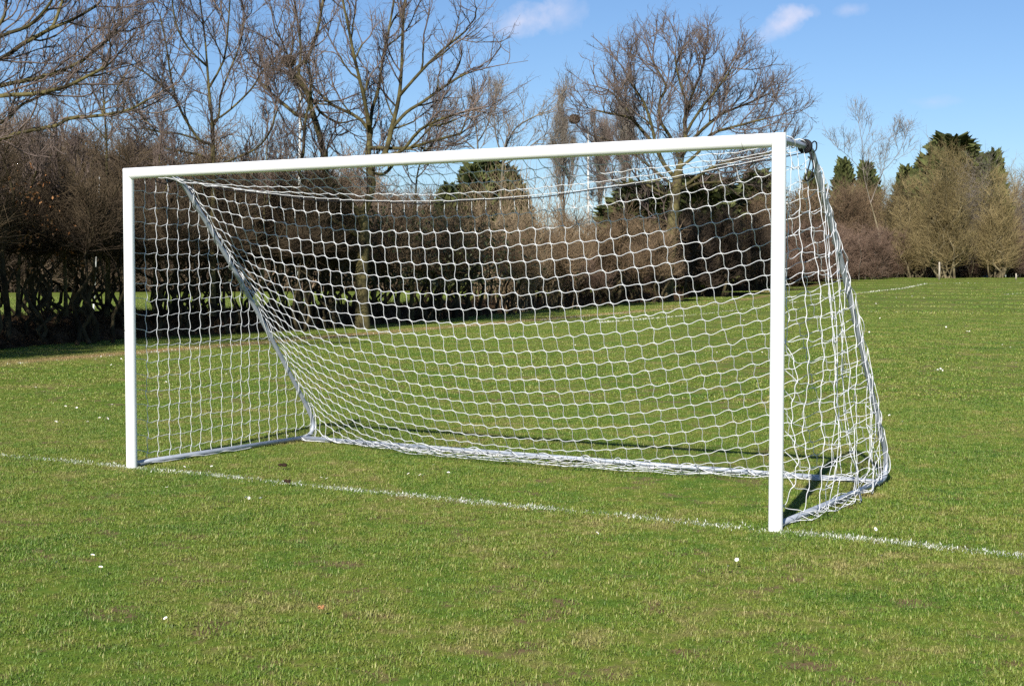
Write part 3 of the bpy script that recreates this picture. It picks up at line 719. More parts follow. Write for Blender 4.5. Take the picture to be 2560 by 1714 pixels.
# ------------------------------------------------------------------ twiggy bushes
def bush_data(W, D, H, z0, nst, nbr, ntw, sr, tl, tr, arch=0.35, bare=0.25, spread=0.7, zmin=0.0, gnarl=0.03, droop=0.4):
    """stems + twigs as vertex data about the origin; twigs keep above zmin"""
    st = MB(); tw = MB()
    for s in range(nst):
        b = np.array([RNG.uniform(-.5, .5)*W*spread, RNG.uniform(-.5, .5)*D*spread, 0]); h = H*RNG.uniform(0.48, 1.16)
        lean = np.array([RNG.normal(0, 0.16)*W*arch+b[0]*arch*0.8, RNG.normal(0, 0.16)*D*arch+b[1]*arch*0.8, 0]); n = 8
        f = np.linspace(0, 1, n)[:, None]
        P = b+lean*f**1.5+np.array([0, 0, 1.0])*h*f+RNG.normal(0, gnarl*H, (n, 3))*np.array([1, 1, 0.3])*(f > 0)
        m = (n-1)*2+1; sr_ = sr*RNG.uniform(0.4, 1.3)
        st.add(*tube(smooth_line(P, 2), sr_*(1-0.85*np.linspace(0, 1, m)**0.7), 6, False))
        lo = max(bare, zmin/h); fb = lo+(1-lo)*RNG.random(nbr)**1.15; A = np.stack([np.interp(fb, f[:, 0], P[:, m_]) for m_ in range(3)], 1)
        Dd = RNG.normal(0, 1, (nbr, 3)); Dd[:, 2] = np.abs(Dd[:, 2])*0.7+0.15; Dd = nrm(Dd); L = RNG.uniform(0.6, 1.5, nbr)*H*0.16*(1.15-0.5*fb)
        B = A+Dd*L[:, None]; tw.add(*segs(A, B, np.full(nbr, tr*1.9), np.full(nbr, tr), 3))
        for _ in range(ntw):
            g = RNG.uniform(0.1, 1.0, nbr)[:, None]
            tw.add(*twig_geo(A+(B-A)*g, rand_dirs(Dd+np.array([0, 0, droop]), 0.6), RNG.uniform(tl[0], tl[1], nbr), np.full(nbr, tr), 1))
    return st, tw
def bush_proto(name, label, cat, stem_mat, twig_mat, *a, **k):
    st, tw = bush_data(*a, **k); root = empty(name); tag(root, label, cat)
    obj('stems', st.mesh('stems', stem_mat, True), root); obj('twigs', tw.mesh('twigs', twig_mat), root)
    return root
def copy_tree(o, parent=None):
    c = o.copy(); COL.objects.link(c)
    if parent is not None: c.parent = parent
    for ch in list(o.children):
        if ch.name.startswith('dry_leaves'): continue
        copy_tree(ch, c)
    return c
protos = {}
def place(key, maker, loc, label, group, s=1.0, rz=None, sz=None):
    if key not in protos: o = protos[key] = maker()
    else: o = copy_tree(protos[key])
    o.location = loc; o.rotation_euler = (0, 0, RNG.random()*6.28 if rz is None else rz); o.scale = (s, s, sz or s)
    tag(o, label, None, group); return o
M_ivy = noisy('ivy_leaves', (0.014, 0.020, 0.008), (0.07, 0.075, 0.024), 1.3, 0.6, 0.35)
M_reed = noisy('pale_shoots', (0.16, 0.115, 0.07), (0.36, 0.27, 0.17), 0.8, 0.9, 0.1)
M_twig_shaded = noisy('shaded_scrub_twigs', (0.035, 0.026, 0.02), (0.11, 0.08, 0.055), 0.7, 0.9, 0.1)  # hedge twigs darkened: shadow right of the broad oak put into the colour
def ivy_bush(*a, **k):
    r_ = bush_proto('ivy_bush', 'x', 'bush', M_bark_hedge, M_twig_mid, *a, **k); n = 5200
    c = np.stack([RNG.normal(0, 1.5, n), RNG.normal(0, 0.8, n), RNG.uniform(1.1, 3.3, n)], 1); k_ = 1+0.25*np.sin(c[:, 0]*2.1)+0.2*np.sin(c[:, 0]*5+1); c = c[c[:, 2] < 2.7*k_]
    c = c[(np.sin(c[:, 0]*3.1+c[:, 2]*1.7)+np.sin(c[:, 1]*4+c[:, 2]*3.3)+RNG.normal(0, 0.5, len(c))) > -0.7]
    obj('leaves', make_mesh('leaves', *(lambda v, q: (v, [q]))(*leaf_quads(c, 0.07)), M_ivy), r_); return r_
hedge_makers = {}
for i_ in range(2):
    hedge_makers['t%d' % i_] = lambda: bush_proto('hawthorn_bush', 'x', 'bush', M_bark_hedge, M_twig_hedge, 5.4, 3.2, 4.15, 0, 16, 62, 4, 0.07, (0.25, 0.85), 0.0055, zmin=1.9, gnarl=0.035)
hedge_makers['m'] = lambda: bush_proto('hawthorn_bush', 'x', 'bush', M_bark_hedge, M_twig_mid, 5.4, 3.0, 3.3, 0, 11, 85, 4, 0.075, (0.25, 0.8), 0.006, zmin=1.75, gnarl=0.045)
hedge_makers['o'] = lambda: ivy_bush(5.4, 3.0, 3.1, 0, 10, 45, 4, 0.075, (0.25, 0.8), 0.006, zmin=1.6, gnarl=0.045)
hedge_makers['b'] = lambda: bush_proto('hawthorn_bush', 'x', 'bush', M_bark_hedge, M_twig_brown, 6.0, 3.5, 3.4, 0, 14, 70, 4, 0.085, (0.3, 1.0), 0.0088, zmin=1.4, gnarl=0.045)
hedge_makers['r'] = lambda: bush_proto('hawthorn_bush', 'x', 'bush', M_bark_hedge, M_twig_red, 6.0, 3.5, 3.0, 0, 14, 70, 4, 0.07, (0.3, 1.0), 0.0088, zmin=0.9, gnarl=0.045)
hedge_makers['p'] = lambda: bush_proto('hazel_bush', 'x', 'bush', M_reed, M_reed, 3.6, 2.6, 4.4, 0, 46, 14, 2, 0.022, (0.4, 1.2), 0.007, bare=0.2, gnarl=0.014, droop=1.2)
hedge_makers['d'] = lambda: bush_proto('hawthorn_bush', 'x', 'bush', M_bark_hedge, M_twig_shaded, 6.5, 3.5, 3.9, 0, 16, 90, 4, 0.08, (0.3, 1.0), 0.009, zmin=0.8, gnarl=0.04)
HX = np.array([-600, -300, 0, 310, 600, 930, 1200, 1640, 1900, 2080, 2200]); HT = np.array([20.5, 23.5, 27.5, 32.0, 35.2, 41, 51, 79, 94, 108, 112])
hs = [(-560, 1.0, 't0'), (-280, 1.0, 't1'), (-90, 1.0, 't0'), (50, 0.97, 't1'), (160, 1.05, 't0'), (265, 0.95, 't1'), (375, 0.98, 't0'), (480, 0.92, 't1'), (580, 1.0, 't0'), (680, 0.92, 't1'), (770, 0.9, 't0'),
      (850, 1.0, 'm'), (930, 1.05, 'o'), (1000, 0.9, 'm'), (1065, 1.12, 'o'), (1140, 0.98, 'o'), (1205, 0.85, 'm'), (1262, 1.1, 'p'), (1300, 0.95, 'b'), (1352, 1.15, 'p'), (1400, 0.8, 'r'), (1450, 1.1, 'b'), (1500, 0.85, 'r'), (1552, 1.0, 'b'), (1600, 0.8, 'r'),
      (1715, 1.05, 'd'), (1775, 1.2, 'd'), (1830, 0.95, 'm'), (1880, 1.1, 'd'), (1930, 0.9, 'r'), (1980, 1.0, 'd'), (2030, 0.8, 'r'), (2085, 0.95, 'r')]
where = [(0, 'beyond the left edge'), (130, 'nearest the left edge'), (300, 'just left of the far post'), (430, 'behind the top of the left side net'), (620, 'behind the sloping left frame'), (800, 'behind the tall white pole'),
         (960, 'by the central oak trunk'), (1100, 'right of the central oak trunk'), (1230, 'behind the middle of the net'), (1380, 'under the narrow poplar'), (1530, 'behind the pale pole in the net'), (1660, 'just left of the broad oak trunk'),
         (1800, 'just right of the broad oak trunk'), (1900, 'behind the thin right pole'), (2000, 'behind the near post'), (2200, 'seen through the right side net')]
look = dict(t='dark bare hawthorn bush of the hedge', m='brown bare hawthorn bush of the hedge', o='dark green ivy covered bush of the hedge', b='tan bare bush of the hedge', r='reddish bare bush of the hedge', p='tall pale shoots in the hedge', d='dark scrubby bush of the hedge')
for n_, (px, s, kind_) in enumerate(hs):
    t = float(np.interp(px, HX, HT))+1.6; lab = look[kind_[0]]+' '+next(l for x, l in where if px < x)
    b = place(kind_, hedge_makers[kind_], gp(px, t), lab, 'bushes of the field hedge: '+lab, s)
    b['category'] = 'bush'
# dry oak leaves caught in the hedge on the left
mb = MB()
for cx, cy, sx_, sy_, n in ((130, 545, 26, 22, 45), (60, 480, 25, 30, 22), (65, 595, 22, 15, 30), (175, 610, 30, 30, 32), (225, 588, 28, 14, 26), (30, 500, 30, 40, 14), (110, 445, 30, 20, 12), (190, 650, 40, 30, 18), (60, 670, 30, 15, 10)):
    n = int(n*1.5); t = np.interp(cx, HX, HT)+RNG.uniform(-1.0, 0.3, n); C = np.array([at(cx+sx_*RNG.normal(), cy+sy_*RNG.normal(), tt) for tt in t]); mb.add(*leaf_quads(C, 0.045))
src = [o for o in COL.objects if o.type == 'EMPTY' and o.get('label', '').startswith('dark bare hawthorn bush of the hedge')]
bpy.context.view_layer.update()
lo = min(src, key=lambda o: (np.array(o.location)-gp(120, 29.5)).dot(np.array(o.location)-gp(120, 29.5)))
d_ = obj('dry_leaves', mb.mesh('dry_leaves', M_dry_leaf), lo); d_.matrix_parent_inverse = lo.matrix_world.inverted(); lo['label'] = 'dark bare hawthorn bush with rusty dead leaves left of the far post'

# bank of leaf litter and bramble under the hedge
def build_bank():
    px = np.linspace(-700, 2120, 240); t = np.interp(px, HX, HT); base = np.array([gp(a, b) for a, b in zip(px, t)])
    d = nrm(np.gradient(base, axis=0)*np.array([1, 1, 0])); side = np.stack([-d[:, 1], d[:, 0], 0*d[:, 0]], 1)      # away from the field
    if side[100] @ (CAM-base[100]) > 0: side = -side
    prof = [(0, -0.01), (0.25, 0.12), (0.6, 0.30), (1.1, 0.44), (1.7, 0.48), (2.4, 0.38), (3.0, 0.15), (3.4, -0.02)]; k = len(prof)
    hgt = np.interp(px, [0, 700, 1000, 1400, 1700, 2100], [1.1, 1.05, 0.95, 0.9, 0.9, 0.6])
    V = np.stack([base+side*o+np.array([0, 0, 1.0])*(z*hgt*(1 if z > 0 else 1))[:, None]+RNG.normal(0, 0.05, base.shape)*(z > 0.05) for o, z in prof], 1)
    i, j = np.meshgrid(np.arange(len(px)-1), np.arange(k-1), indexing='ij'); a = (i*k+j).ravel()
    o = obj('bank', make_mesh('bank', V.reshape(-1, 3), [np.stack([a, a+k, a+k+1, a+1], 1)], M_litter, True)); tag(o, kind='structure')
    # brambles: short arching shoots over the bank
    n = 26000; ii = RNG.integers(0, len(px), n); oo = RNG.uniform(-0.1, 2.4, n); zz = np.interp(oo, [p[0] for p in prof], [p[1] for p in prof])*hgt[ii]
    A = base[ii]+side[ii]*oo[:, None]+d[ii]*RNG.uniform(-0.4, 0.4, n)[:, None]; A[:, 2] += zz-0.03
    D = RNG.normal(0, 1, (n, 3)); D[:, 2] = np.abs(D[:, 2])+0.5; D = nrm(D)
    sc = np.interp(t[ii], [25, 100], [0.8, 1.6])
    mb = MB(); mb.add(*twig_geo(A, D, RNG.uniform(0.1, 0.36, n)*sc, 0.005*sc, 1, 3, -0.6))
    C = base[ii[:9000]]+side[ii[:9000]]*oo[:9000, None]; C[:, 2] += zz[:9000]+RNG.uniform(0, 0.08, 9000); mb.add(*leaf_quads(C, 0.05))
    tag(obj('brambles', mb.mesh('brambles', M_litter)), kind='stuff')
build_bank()

# conifers
def conifer_proto():
    root = empty('conifer_tree'); tag(root, 'x', 'conifer')
    Hh = 10.0; n = 13000; f = RNG.random(n)**0.8; z = 0.4+f*(Hh-0.4); az = RNG.random(n)*6.283; rad = 2.1*np.clip(1-f**2.3, 0.0, 1)**0.8*(0.80+0.20*np.sin(f*17+az*2)+0.18*np.sin(az*5+f*7)+0.10*RNG.normal(0, 1, n))+0.10
    rr = rad*np.sqrt(RNG.uniform(0.35, 1.0, n)); C = np.stack([rr*np.cos(az), rr*np.sin(az), z], 1)
    out = nrm(np.stack([np.cos(az), np.sin(az), RNG.uniform(0.1, 1.1, n)], 1)+RNG.normal(0, 0.3, (n, 3))); s = nrm(np.cross(out, RNG.normal(0, 1, (n, 3)))); L = (RNG.uniform(0.18, 0.5, n)+0.55*(RNG.random(n) < 0.07))[:, None]
    V = np.stack([C-s*L*0.30, C+out*L*0.5-s*L*0.22, C+out*L+np.array([0, 0, 0.05]), C+out*L*0.5+s*L*0.3], 1); k = np.arange(n)*4
    cr = make_mesh('crown', V.reshape(-1, 3), [np.stack([k, k+1, k+2, k+3], 1)], M_conifer)
    mb = MB(); mb.add(*tube([(0, 0, 0), (0.03, 0, 5), (0, 0.02, 9.8)], [0.2, 0.12, 0.02], 8)); obj('trunk', mb.mesh('trunk', M_bark_grey, True), root); obj('crown', cr, root)
    return root
def conifer(px, ytop, t, wpx, label):
    p = gp(px, t); h = at(px, ytop, t)[2]-p[2]; w = 1.35*wpx*t/3541/2/2.1
    o = place('con', conifer_proto, p, label, 'dark conifers beyond the hedge', 1.0); o.scale = (w, w, h/10)
for a in ((1184, 425, 108, 110, 'dark conifer between the two large oaks, left of its taller twin'), (1222, 408, 110, 130, 'tallest dark conifer between the two large oaks'), (1272, 430, 109, 90, 'dark conifer right of the tallest one between the two oaks'), (1120, 470, 107, 70, 'low dark conifer left of the conifer clump between the oaks'), (1300, 492, 112, 70, 'lowest dark conifer at the right end of the clump between the oaks'),
          (1755, 450, 118, 220, 'dark evergreen just right of the broad oak trunk, behind the net'), (1600, 465, 119, 190, 'dark evergreen just left of the broad oak trunk, behind the net'), (1890, 438, 120, 130, 'dark evergreen seen through the net beside the thin right pole'), (2030, 440, 122, 70, 'dark evergreen behind the sloping frame of the goal'),
          (2106, 408, 122, 58, 'slim pointed conifer nearest the goal on the right'), (2163, 417, 121, 66, 'slim conifer behind the pale birch'), (2262, 425, 124, 60, 'small dark conifer right of the birch'), (2311, 397, 122, 80, 'dark conifer left of the tallest one on the right'), (2376, 352, 120, 170, 'tallest dark conifer rising above the olive bushes on the right'), (2430, 400, 122, 130, 'dark conifer shoulder right of the tallest one on the right'), (2481, 388, 106, 60, 'thin dark conifer top near the right edge'), (2345, 385, 108, 60, 'dark conifer tip between the tallest one and its left neighbour')):
    conifer(*a)

# bushes and scrub on the right
M_stem = noisy('willow_stems', (0.06, 0.048, 0.028), (0.20, 0.165, 0.095), 1.5, 0.9, 0.1)
willow = lambda: bush_proto('willow_bush', 'x', 'bush', M_stem, M_twig_olive, 4.8, 3.0, 8.2, 0, 20, 46, 4, 0.085, (0.5, 1.4), 0.0088, arch=1.0, bare=0.12, spread=0.40, droop=0.9, gnarl=0.045)
greyw = lambda: bush_proto('willow_bush', 'x', 'bush', M_stem, M_twig_grey, 4.2, 3.0, 8.2, 0, 16, 40, 4, 0.085, (0.5, 1.4), 0.0085, arch=0.9, bare=0.15, spread=0.40, droop=0.8, gnarl=0.05)
scrub = lambda: bush_proto('scrub_bush', 'x', 'bush', M_bark_grey, M_twig_red, 5.0, 3.2, 3.4, 0, 40, 40, 6, 0.03, (0.3, 0.8), 0.009, bare=0.05, spread=0.8)
brownb = lambda: bush_proto('thorn_tree', 'x', 'tree', M_bark_grey, M_twig_brown, 5.0, 3.5, 6.3, 0, 24, 50, 4, 0.06, (0.4, 1.3), 0.009, arch=0.7, bare=0.12, spread=0.55, droop=0.8)
for px, t, s, k_, lab in ((2295, 103, 0.80, 'wil', 'olive brown willow bush behind the short white post'), (2365, 99, 0.98, 'wil', 'tall olive willow bush with forked stems right of the short white post'), (2432, 103, 0.92, 'grw', 'greyish tan willow bush near the right edge'), (2490, 100, 0.82, 'wil', 'olive willow bush lowest towards the right edge'), (2240, 108, 0.78, 'wil', 'brown willow bush under the pale birch'), (2400, 107, 1.0, 'wil', 'olive willow bush below the tallest conifer'), (2540, 108, 0.8, 'grw', 'grey willow bush cut by the right edge')):
    place(k_, willow if k_ == 'wil' else greyw, gp(px, t), lab, 'willow bushes on the right', s)
for px, t, s, lab in ((2060, 100, 1.05, 'reddish rounded scrub bush beside the goal frame'), (2125, 98, 1.0, 'pinkish brown scrub bush nearest the field, right of the goal'), (2190, 104, 0.9, 'low brown scrub bush beneath the pale birch'), (2555, 104, 1.1, 'low brown scrub at the right edge'), (2420, 104, 0.8, 'low brown scrub under the willows'), (2330, 104, 0.7, 'low brown scrub behind the short white post')):
    place('scr', scrub, gp(px, t), lab, 'low scrub bushes on the right', s)
for px, t, s, lab in ((2085, 112, 1.05, 'rusty brown thorn tree behind the goal frame on the right'), (2150, 113, 1.0, 'brown thorn tree below the slim conifers'), (2220, 114, 0.95, 'brown thorn tree between birch and willows'), (2560, 116, 1.1, 'grey brown thorn tree cut by the right edge'), (1990, 110, 1.05, 'brown thorn tree behind the near post'), (1930, 112, 1.0, 'brown thorn tree behind the right end of the net'), (1520, 95, 0.68, 'brown thorn tree behind the pale pole in mid net'), (1590, 98, 0.72, 'brown thorn tree left of the broad oak trunk'), (1440, 90, 0.55, 'brown thorn tree under the narrow poplar')):
    place('brn', brownb, gp(px, t), lab, 'brown thorn trees', s)
o = place('brn', brownb, gp(2640, 118), 'pale grey tree just beyond the right edge', 'brown thorn trees', 1.3)

# far wood closing the field beyond the hedge: one brown mass
def build_wood():
    st, tw = bush_data(9, 5, 8.5, 0, 26, 60, 6, 0.09, (0.6, 1.5), 0.016, arch=0.5, bare=0.03, spread=0.8)
    V = []; Q = []; n = 0; code = []
    for m in (st, tw):
        v = np.concatenate(m.V); V.append(v)
        for q in m.P.get(4, []): Q.append(q+n)
        n += len(v)
    N0 = n
    pts = np.array([gp(px, t) for px, t in zip(np.concatenate([np.linspace(-500, 2000, 46), np.linspace(-500, 1600, 40)]), np.concatenate([np.linspace(118, 150, 46), np.linspace(130, 160, 40)]))])
    V.append(pts); m = len(pts)
    me = make_mesh('woodland', np.concatenate(V), [np.concatenate(Q)], M_wood_far, False, dict(code=np.concatenate([np.zeros(N0), np.ones(m)]), rot=np.concatenate([np.zeros(N0), RNG.random(m)*6.28]), scl=np.concatenate([np.ones(N0), RNG.uniform(0.55, 1.2, m)*np.interp(np.concatenate([np.linspace(-500, 2000, 46), np.linspace(-500, 1600, 40)]), [0, 700, 1000, 1250, 1450, 1600, 2000], [1.5, 1.4, 1.1, 0.75, 0.7, 0.9, 0.95])])))
    o = obj('woodland', me); tag(o, kind='stuff'); instance_nodes(o, 1)
build_wood()

# ------------------------------------------------------------------ nests, poles, shed, stakes, rail
def nest(px, py, t, r, label):
    p = at(px, py, t); root_mb = MB(); n = 420
    v = nrm(RNG.normal(0, 1, (n, 3))); c = v*np.array([1, 1, 0.8])*r*RNG.uniform(0.45, 0.9, n)[:, None]; d = nrm(np.cross(v, RNG.normal(0, 1, (n, 3))))
    root_mb.add(*segs(c-d*r*0.45, c+d*r*0.45, np.full(n, 0.012), np.full(n, 0.007), 4))
    o = obj('bird_nest', root_mb.mesh('bird_nest', M_nest)); o.location = p; tag(o, label, 'nest', 'stick nests in the bare trees')
nest(722, 153, tA-2.4, 0.20, 'large stick nest in the left limb of the central oak')
nest(1436, 298, tE+1, 0.36, 'stick nest at the left tip of the broad right oak')
nest(1177, 244, tG+7, 0.16, 'small dark nest below the right limbs of the central oak')
nest(1352, 285, tG+2, 0.17, 'small dark nest in the distant pale tree')
def pole(px0, y0, px1, y1, t, r, name, label):
    a = at(px0, y0, t); b = at(px1, y1, t); a[2] = float(terrain(a[0], a[1])); mb = MB()
    root = empty(name, a); tag(root, label, 'pole')
    mb.add(*tube([(0, 0, 0), (b-a)*0.5, b-a], [r*1.05, r, r*0.8], 12)); obj('shaft', mb.mesh('shaft', M_pole, True), root)
    mb = MB(); mb.add(*tube([(0, 0, -0.01), (0, 0, 0.5)], [r*1.5, r*1.4], 12)); obj('base_sleeve', mb.mesh('base_sleeve', M_pole, True), root)
pole(746, 753, 751, 205, 78, 0.075, 'floodlight_pole', 'tall weathered white pole behind the central oak, left part of the net')
pole(1472, 715, 1470, 318, 118, 0.085, 'floodlight_pole', 'tall pale pole left of the broad right oak')
pole(1872, 712, 1874, 395, 125, 0.06, 'floodlight_pole', 'thin pale pole just left of the near post')
pole(234, 730, 249, 440, 52, 0.022, 'floodlight_pole', 'thin leaning white pole among the dark bushes left of the far post')
def stake(px, ytop, t, r, label):
    p = gp(px, t); h = at(px, ytop, t)[2]-p[2]; k = 8; mb = MB()
    mb.add(*tube([(0, 0, 0), (0.01, 0, h*0.6), (0.0, 0.01, h-0.04), (0, 0.01, h)], [r, r, r*0.95, r*0.6], 8)); o = obj('wooden_stake', mb.mesh('wooden_stake', M_wood, True)); o.location = p; tag(o, label, 'post')
stake(2348, 655, 95, 0.06, 'short pale wooden post in front of the willow bushes')
stake(2540, 683, 95, 0.05, 'tiny wooden stake at the field edge near the right border')
def shed():
    p = gp(2250, 128); root = empty('garden_shed', p); tag(root, 'low grey boarded shed half hidden behind the bushes on the right', 'shed')
    ang = math.atan2(CR[1], CR[0]); root.rotation_euler = (0, 0, ang)
    def box(mb, x0, x1, y0, y1, z0, z1):
        V = [(x, y, z) for x in (x0, x1) for y in (y0, y1) for z in (z0, z1)]
        mb.add(V, [(0, 1, 3, 2), (4, 6, 7, 5), (0, 4, 5, 1), (2, 3, 7, 6), (0, 2, 6, 4), (1, 5, 7, 3)])
    wall = noisy('grey_boards', (0.34, 0.35, 0.37), (0.50, 0.50, 0.52), 5.0, 0.8); roof = noisy('grey_felt_roof', (0.13, 0.14, 0.15), (0.20, 0.21, 0.22), 3.0, 0.9)
    mb = MB(); box(mb, -2.2, 9.5, 0, 5, -0.3, 2.5); w = obj('wall', mb.mesh('wall', wall), root)
    mb = MB()
    for i in range(46): box(mb, -2.2+i*0.255, -2.2+i*0.255+0.05, -0.03, -0.002, 0.0, 2.48)
    obj('battens', mb.mesh('battens', roof), w)
    mb = MB(); V = [(-2.5, -0.4, 2.52), (9.8, -0.4, 2.52), (9.8, 2.5, 3.5), (-2.5, 2.5, 3.5), (9.8, 5.4, 2.52), (-2.5, 5.4, 2.52)]; V2 = [(x, y, z-0.08) for x, y, z in V]
    mb.add(V+V2, [(0, 1, 2, 3), (3, 2, 4, 5), (7, 6, 9, 8), (8, 9, 11, 10), (0, 6, 7, 1), (4, 10, 11, 5)]); obj('roof', mb.mesh('roof', roof), root)
shed()
def rail_frame():
    a = at(1606, 645, 100); b = at(1652, 641, 100); root = empty('barrier_rail', gp(1629, 100)); tag(root, 'small white metal rail in the far field left of the broad oak trunk', 'rail'); o = np.array(root.location)
    mb = MB(); up = np.array([0, 0, 0.4])
    mb.add(*tube([a-o, b-o], 0.03, 6)); mb.add(*tube([a-o+up, b-o+up], 0.03, 6)); obj('rails', mb.mesh('rails', M_pole, True), root)
    for p in (a, b):
        g = p.copy(); g[2] = float(terrain(p[0], p[1])); mb = MB(); mb.add(*tube([g-o, p-o+up], 0.03, 6)); obj('upright', mb.mesh('upright', M_pole, True), root)
rail_frame()

# ------------------------------------------------------------------ daisies and scraps in the grass
def ray_ground(px, py):
    d = CF+CR*(px-1280)/F+CU*(857-py)/F; t = -CAM[2]/d[2] if d[2] < 0 else 90.0
    for _ in range(8):
        p = CAM+d*t; t += (float(terrain(p[0], p[1]))-p[2])/(d[2] if abs(d[2]) > 1e-4 else -1e-4)*0.7
    return CAM+d*t
def daisy_proto():
    root = empty('daisy'); mb = MB(); k = 13; mbc = MB()
    for i in range(k):
        a = 2*math.pi*i/k+RNG.normal(0, 0.06); c, s = math.cos(a), math.sin(a); P = []
        for (r_, w, z) in ((0.003, 0.0012, 0.0), (0.0075, 0.0026, 0.0024), (0.0125, 0.0018, 0.0034)):
            P += [(c*r_-s*w, s*r_+c*w, z), (c*r_+s*w, s*r_-c*w, z)]
        mb.add(P, [(0, 1, 3, 2), (2, 3, 5, 4)])
    pet = obj('petals', mb.mesh('petals', M_petal), root)
    a = np.arange(10)*2*math.pi/10; V = [(0.0042*math.cos(q), 0.0042*math.sin(q), 0.001) for q in a]+[(0.003*math.cos(q), 0.003*math.sin(q), 0.0032) for q in a]+[(0, 0, 0.0040)]
    i = np.arange(10); mbc.add(V, np.stack([i, (i+1) % 10, (i+1) % 10+10, i+10], 1), np.stack([i+10, (i+1) % 10+10, np.full(10, 20)], 1)); obj('centre', mbc.mesh('centre', M_yolk, True), root)
    mb = MB(); mb.add(*tube([(0.004, 0.0, -0.05), (0.001, 0, -0.02), (0, 0, 0.001)], 0.0009, 5)); obj('stalk', mb.mesh('stalk', M_twig_olive), root)
    return root
near_d = [(200, 1304), (142, 1428), (232, 1410), (252, 1441), (414, 1573), (417, 1235), (843, 1703), (615, 1261), (622, 1262), (652, 1263), (1842, 1422), (1820, 1438), (2203, 1412), (1493, 1353)]
mouth_d = [(719, 1102), (1084, 1177), (1050, 1203), (1057, 1204), (1021, 1200), (1121, 1197), (1660, 1201), (1758, 1069), (529, 1181), (461, 1182), (803, 1210), (817, 1212)]
line_d = [(2188, 1343)]
left_d = [(140, 1067), (158, 1069), (219, 1067), (249, 1057), (269, 1059), (164, 1027), (192, 1031), (89, 978), (280, 1023), (239, 905), (278, 920), (303, 904)]
back_d = [(566, 944), (570, 943), (415, 965), (405, 958), (1063, 928), (1068, 928), (1142, 928), (1239, 1030), (972, 995), (931, 936), (1170, 833), (1196, 841), (1216, 842), (1238, 846), (1284, 829), (1438, 869), (1444, 868), (1460, 811), (1502, 810), (1548, 815), (1591, 815), (1621, 810), (1285, 850), (1307, 853), (1200, 821), (1826, 871), (1859, 805), (1785, 888), (1792, 888), (1905, 888), (1822, 836), (1390, 823), (1395, 826)]
right_d = [(2173, 836), (2187, 846), (2317, 856), (2418, 834), (2424, 834), (2506, 869), (2526, 875), (2540, 917), (2344, 934), (2357, 935), (2336, 935), (2349, 936), (2351, 931), (2435, 981), (2223, 1052), (2256, 1068), (2200, 800), (2293, 884), (2289, 833), (2365, 823)]
far_d = [(2310, 749), (2247, 769), (2190, 764), (2196, 764), (2470, 745), (2535, 760), (2130, 742), (2205, 755), (2325, 769), (2160, 775), (2415, 722), (2505, 722), (2180, 730), (2280, 745), (2240, 748), (2450, 760)]
for lst, lab, zz in ((near_d, 'small white daisy in the foreground grass before the goal line', 0.040), (mouth_d, 'small white daisy in the goal mouth between goal line and back rail', 0.040), (line_d, 'small white daisy on the goal line right of the near post', 0.04), (left_d, 'small white daisy in the grass left of the far post', 0.045),
                     (back_d, 'small white daisy in the grass behind the goal, seen through the net', 0.05), (right_d, 'small white daisy in the open grass right of the goal', 0.05), (far_d, 'tiny white daisy far out in the field on the right', 0.07)):
    for px, py in lst:
        p = ray_ground(px, py); p[2] += zz+0.006; d = np.linalg.norm(p-CAM)
        o = place('dai', daisy_proto, p, lab, lab.replace('daisy', 'daisies'), 0.85*RNG.uniform(0.85, 1.15)*(1 if d < 14 else 1.2 if d < 30 else 1.8))
        o['category'] = 'flower'; o.rotation_euler = (0.35*RNG.normal()+0.30, 0.3*RNG.normal(), RNG.random()*6.28)
def scrap(name, px, py, size, mat, label, cat):
    p = ray_ground(px, py); mb = MB(); k = 14; a = np.arange(k)*2*math.pi/k; rr = 1+0.3*np.sin(a*3+px)+0.15*RNG.normal(0, 1, k)
    outer = np.stack([size*1.5*rr*np.cos(a), size*rr*0.8*np.sin(a), 0.004+0.006*np.sin(a*2)], 1); mid = outer*np.array([.6, .6, 1])+np.array([0, 0, size*0.45]); low = outer*np.array([.9, .9, 1])-np.array([0, 0, size*0.4])
    i = np.arange(k); j = (i+1) % k
    mb.add(np.concatenate([low, outer, mid, [(0, 0, size*0.6)]]), np.concatenate([np.stack([i, j, j+k, i+k], 1), np.stack([i, j, j+k, i+k], 1)+k]), np.stack([i+2*k, j+2*k, np.full(k, 3*k)], 1))
    o = obj(name, mb.mesh(name, mat, True)); o.location = p+np.array([0, 0, 0.035]); o.rotation_euler = (0, 0, math.atan2(CR[1], CR[0])+RNG.normal(0, 0.3)); tag(o, label, cat)
scrap('mud_clod', 706, 1175, 0.020, M_mud, 'dark clod of mud in the goal mouth, just behind the goal line', 'mud')
scrap('mud_clod', 720, 1216, 0.019, M_mud, 'dark clod of mud just in front of the goal line', 'mud')
scrap('dead_leaf', 803, 1540, 0.009, M_dry_leaf, 'small orange dead leaf in the near foreground grass', 'leaf')

# ------------------------------------------------------------------ sun, sky, camera
SUN_EL = math.radians(34.0); SH = np.array([-0.225, 1.0]); SH /= np.linalg.norm(SH)       # direction shadows fall
to_sun = np.array([-SH[0]*math.cos(SUN_EL), -SH[1]*math.cos(SUN_EL), math.sin(SUN_EL)])
from mathutils import Vector, Matrix
sd = bpy.data.lights.new('sun', 'SUN'); sd.energy = 4.2; sd.angle = math.radians(0.53); sd.color = (1.0, 0.955, 0.88)
so = bpy.data.objects.new('sun', sd); COL.objects.link(so); so.rotation_euler = Vector(to_sun).to_track_quat('Z', 'Y').to_euler(); so.location = (0, -20, 30)
w = bpy.data.worlds.new('World'); scene.world = w; w.use_nodes = True; nt = w.node_tree; bg = nt.nodes['Background']
sky = N(nt, 'ShaderNodeTexSky', sky_type='NISHITA'); sky.sun_disc = False; sky.sun_elevation = SUN_EL
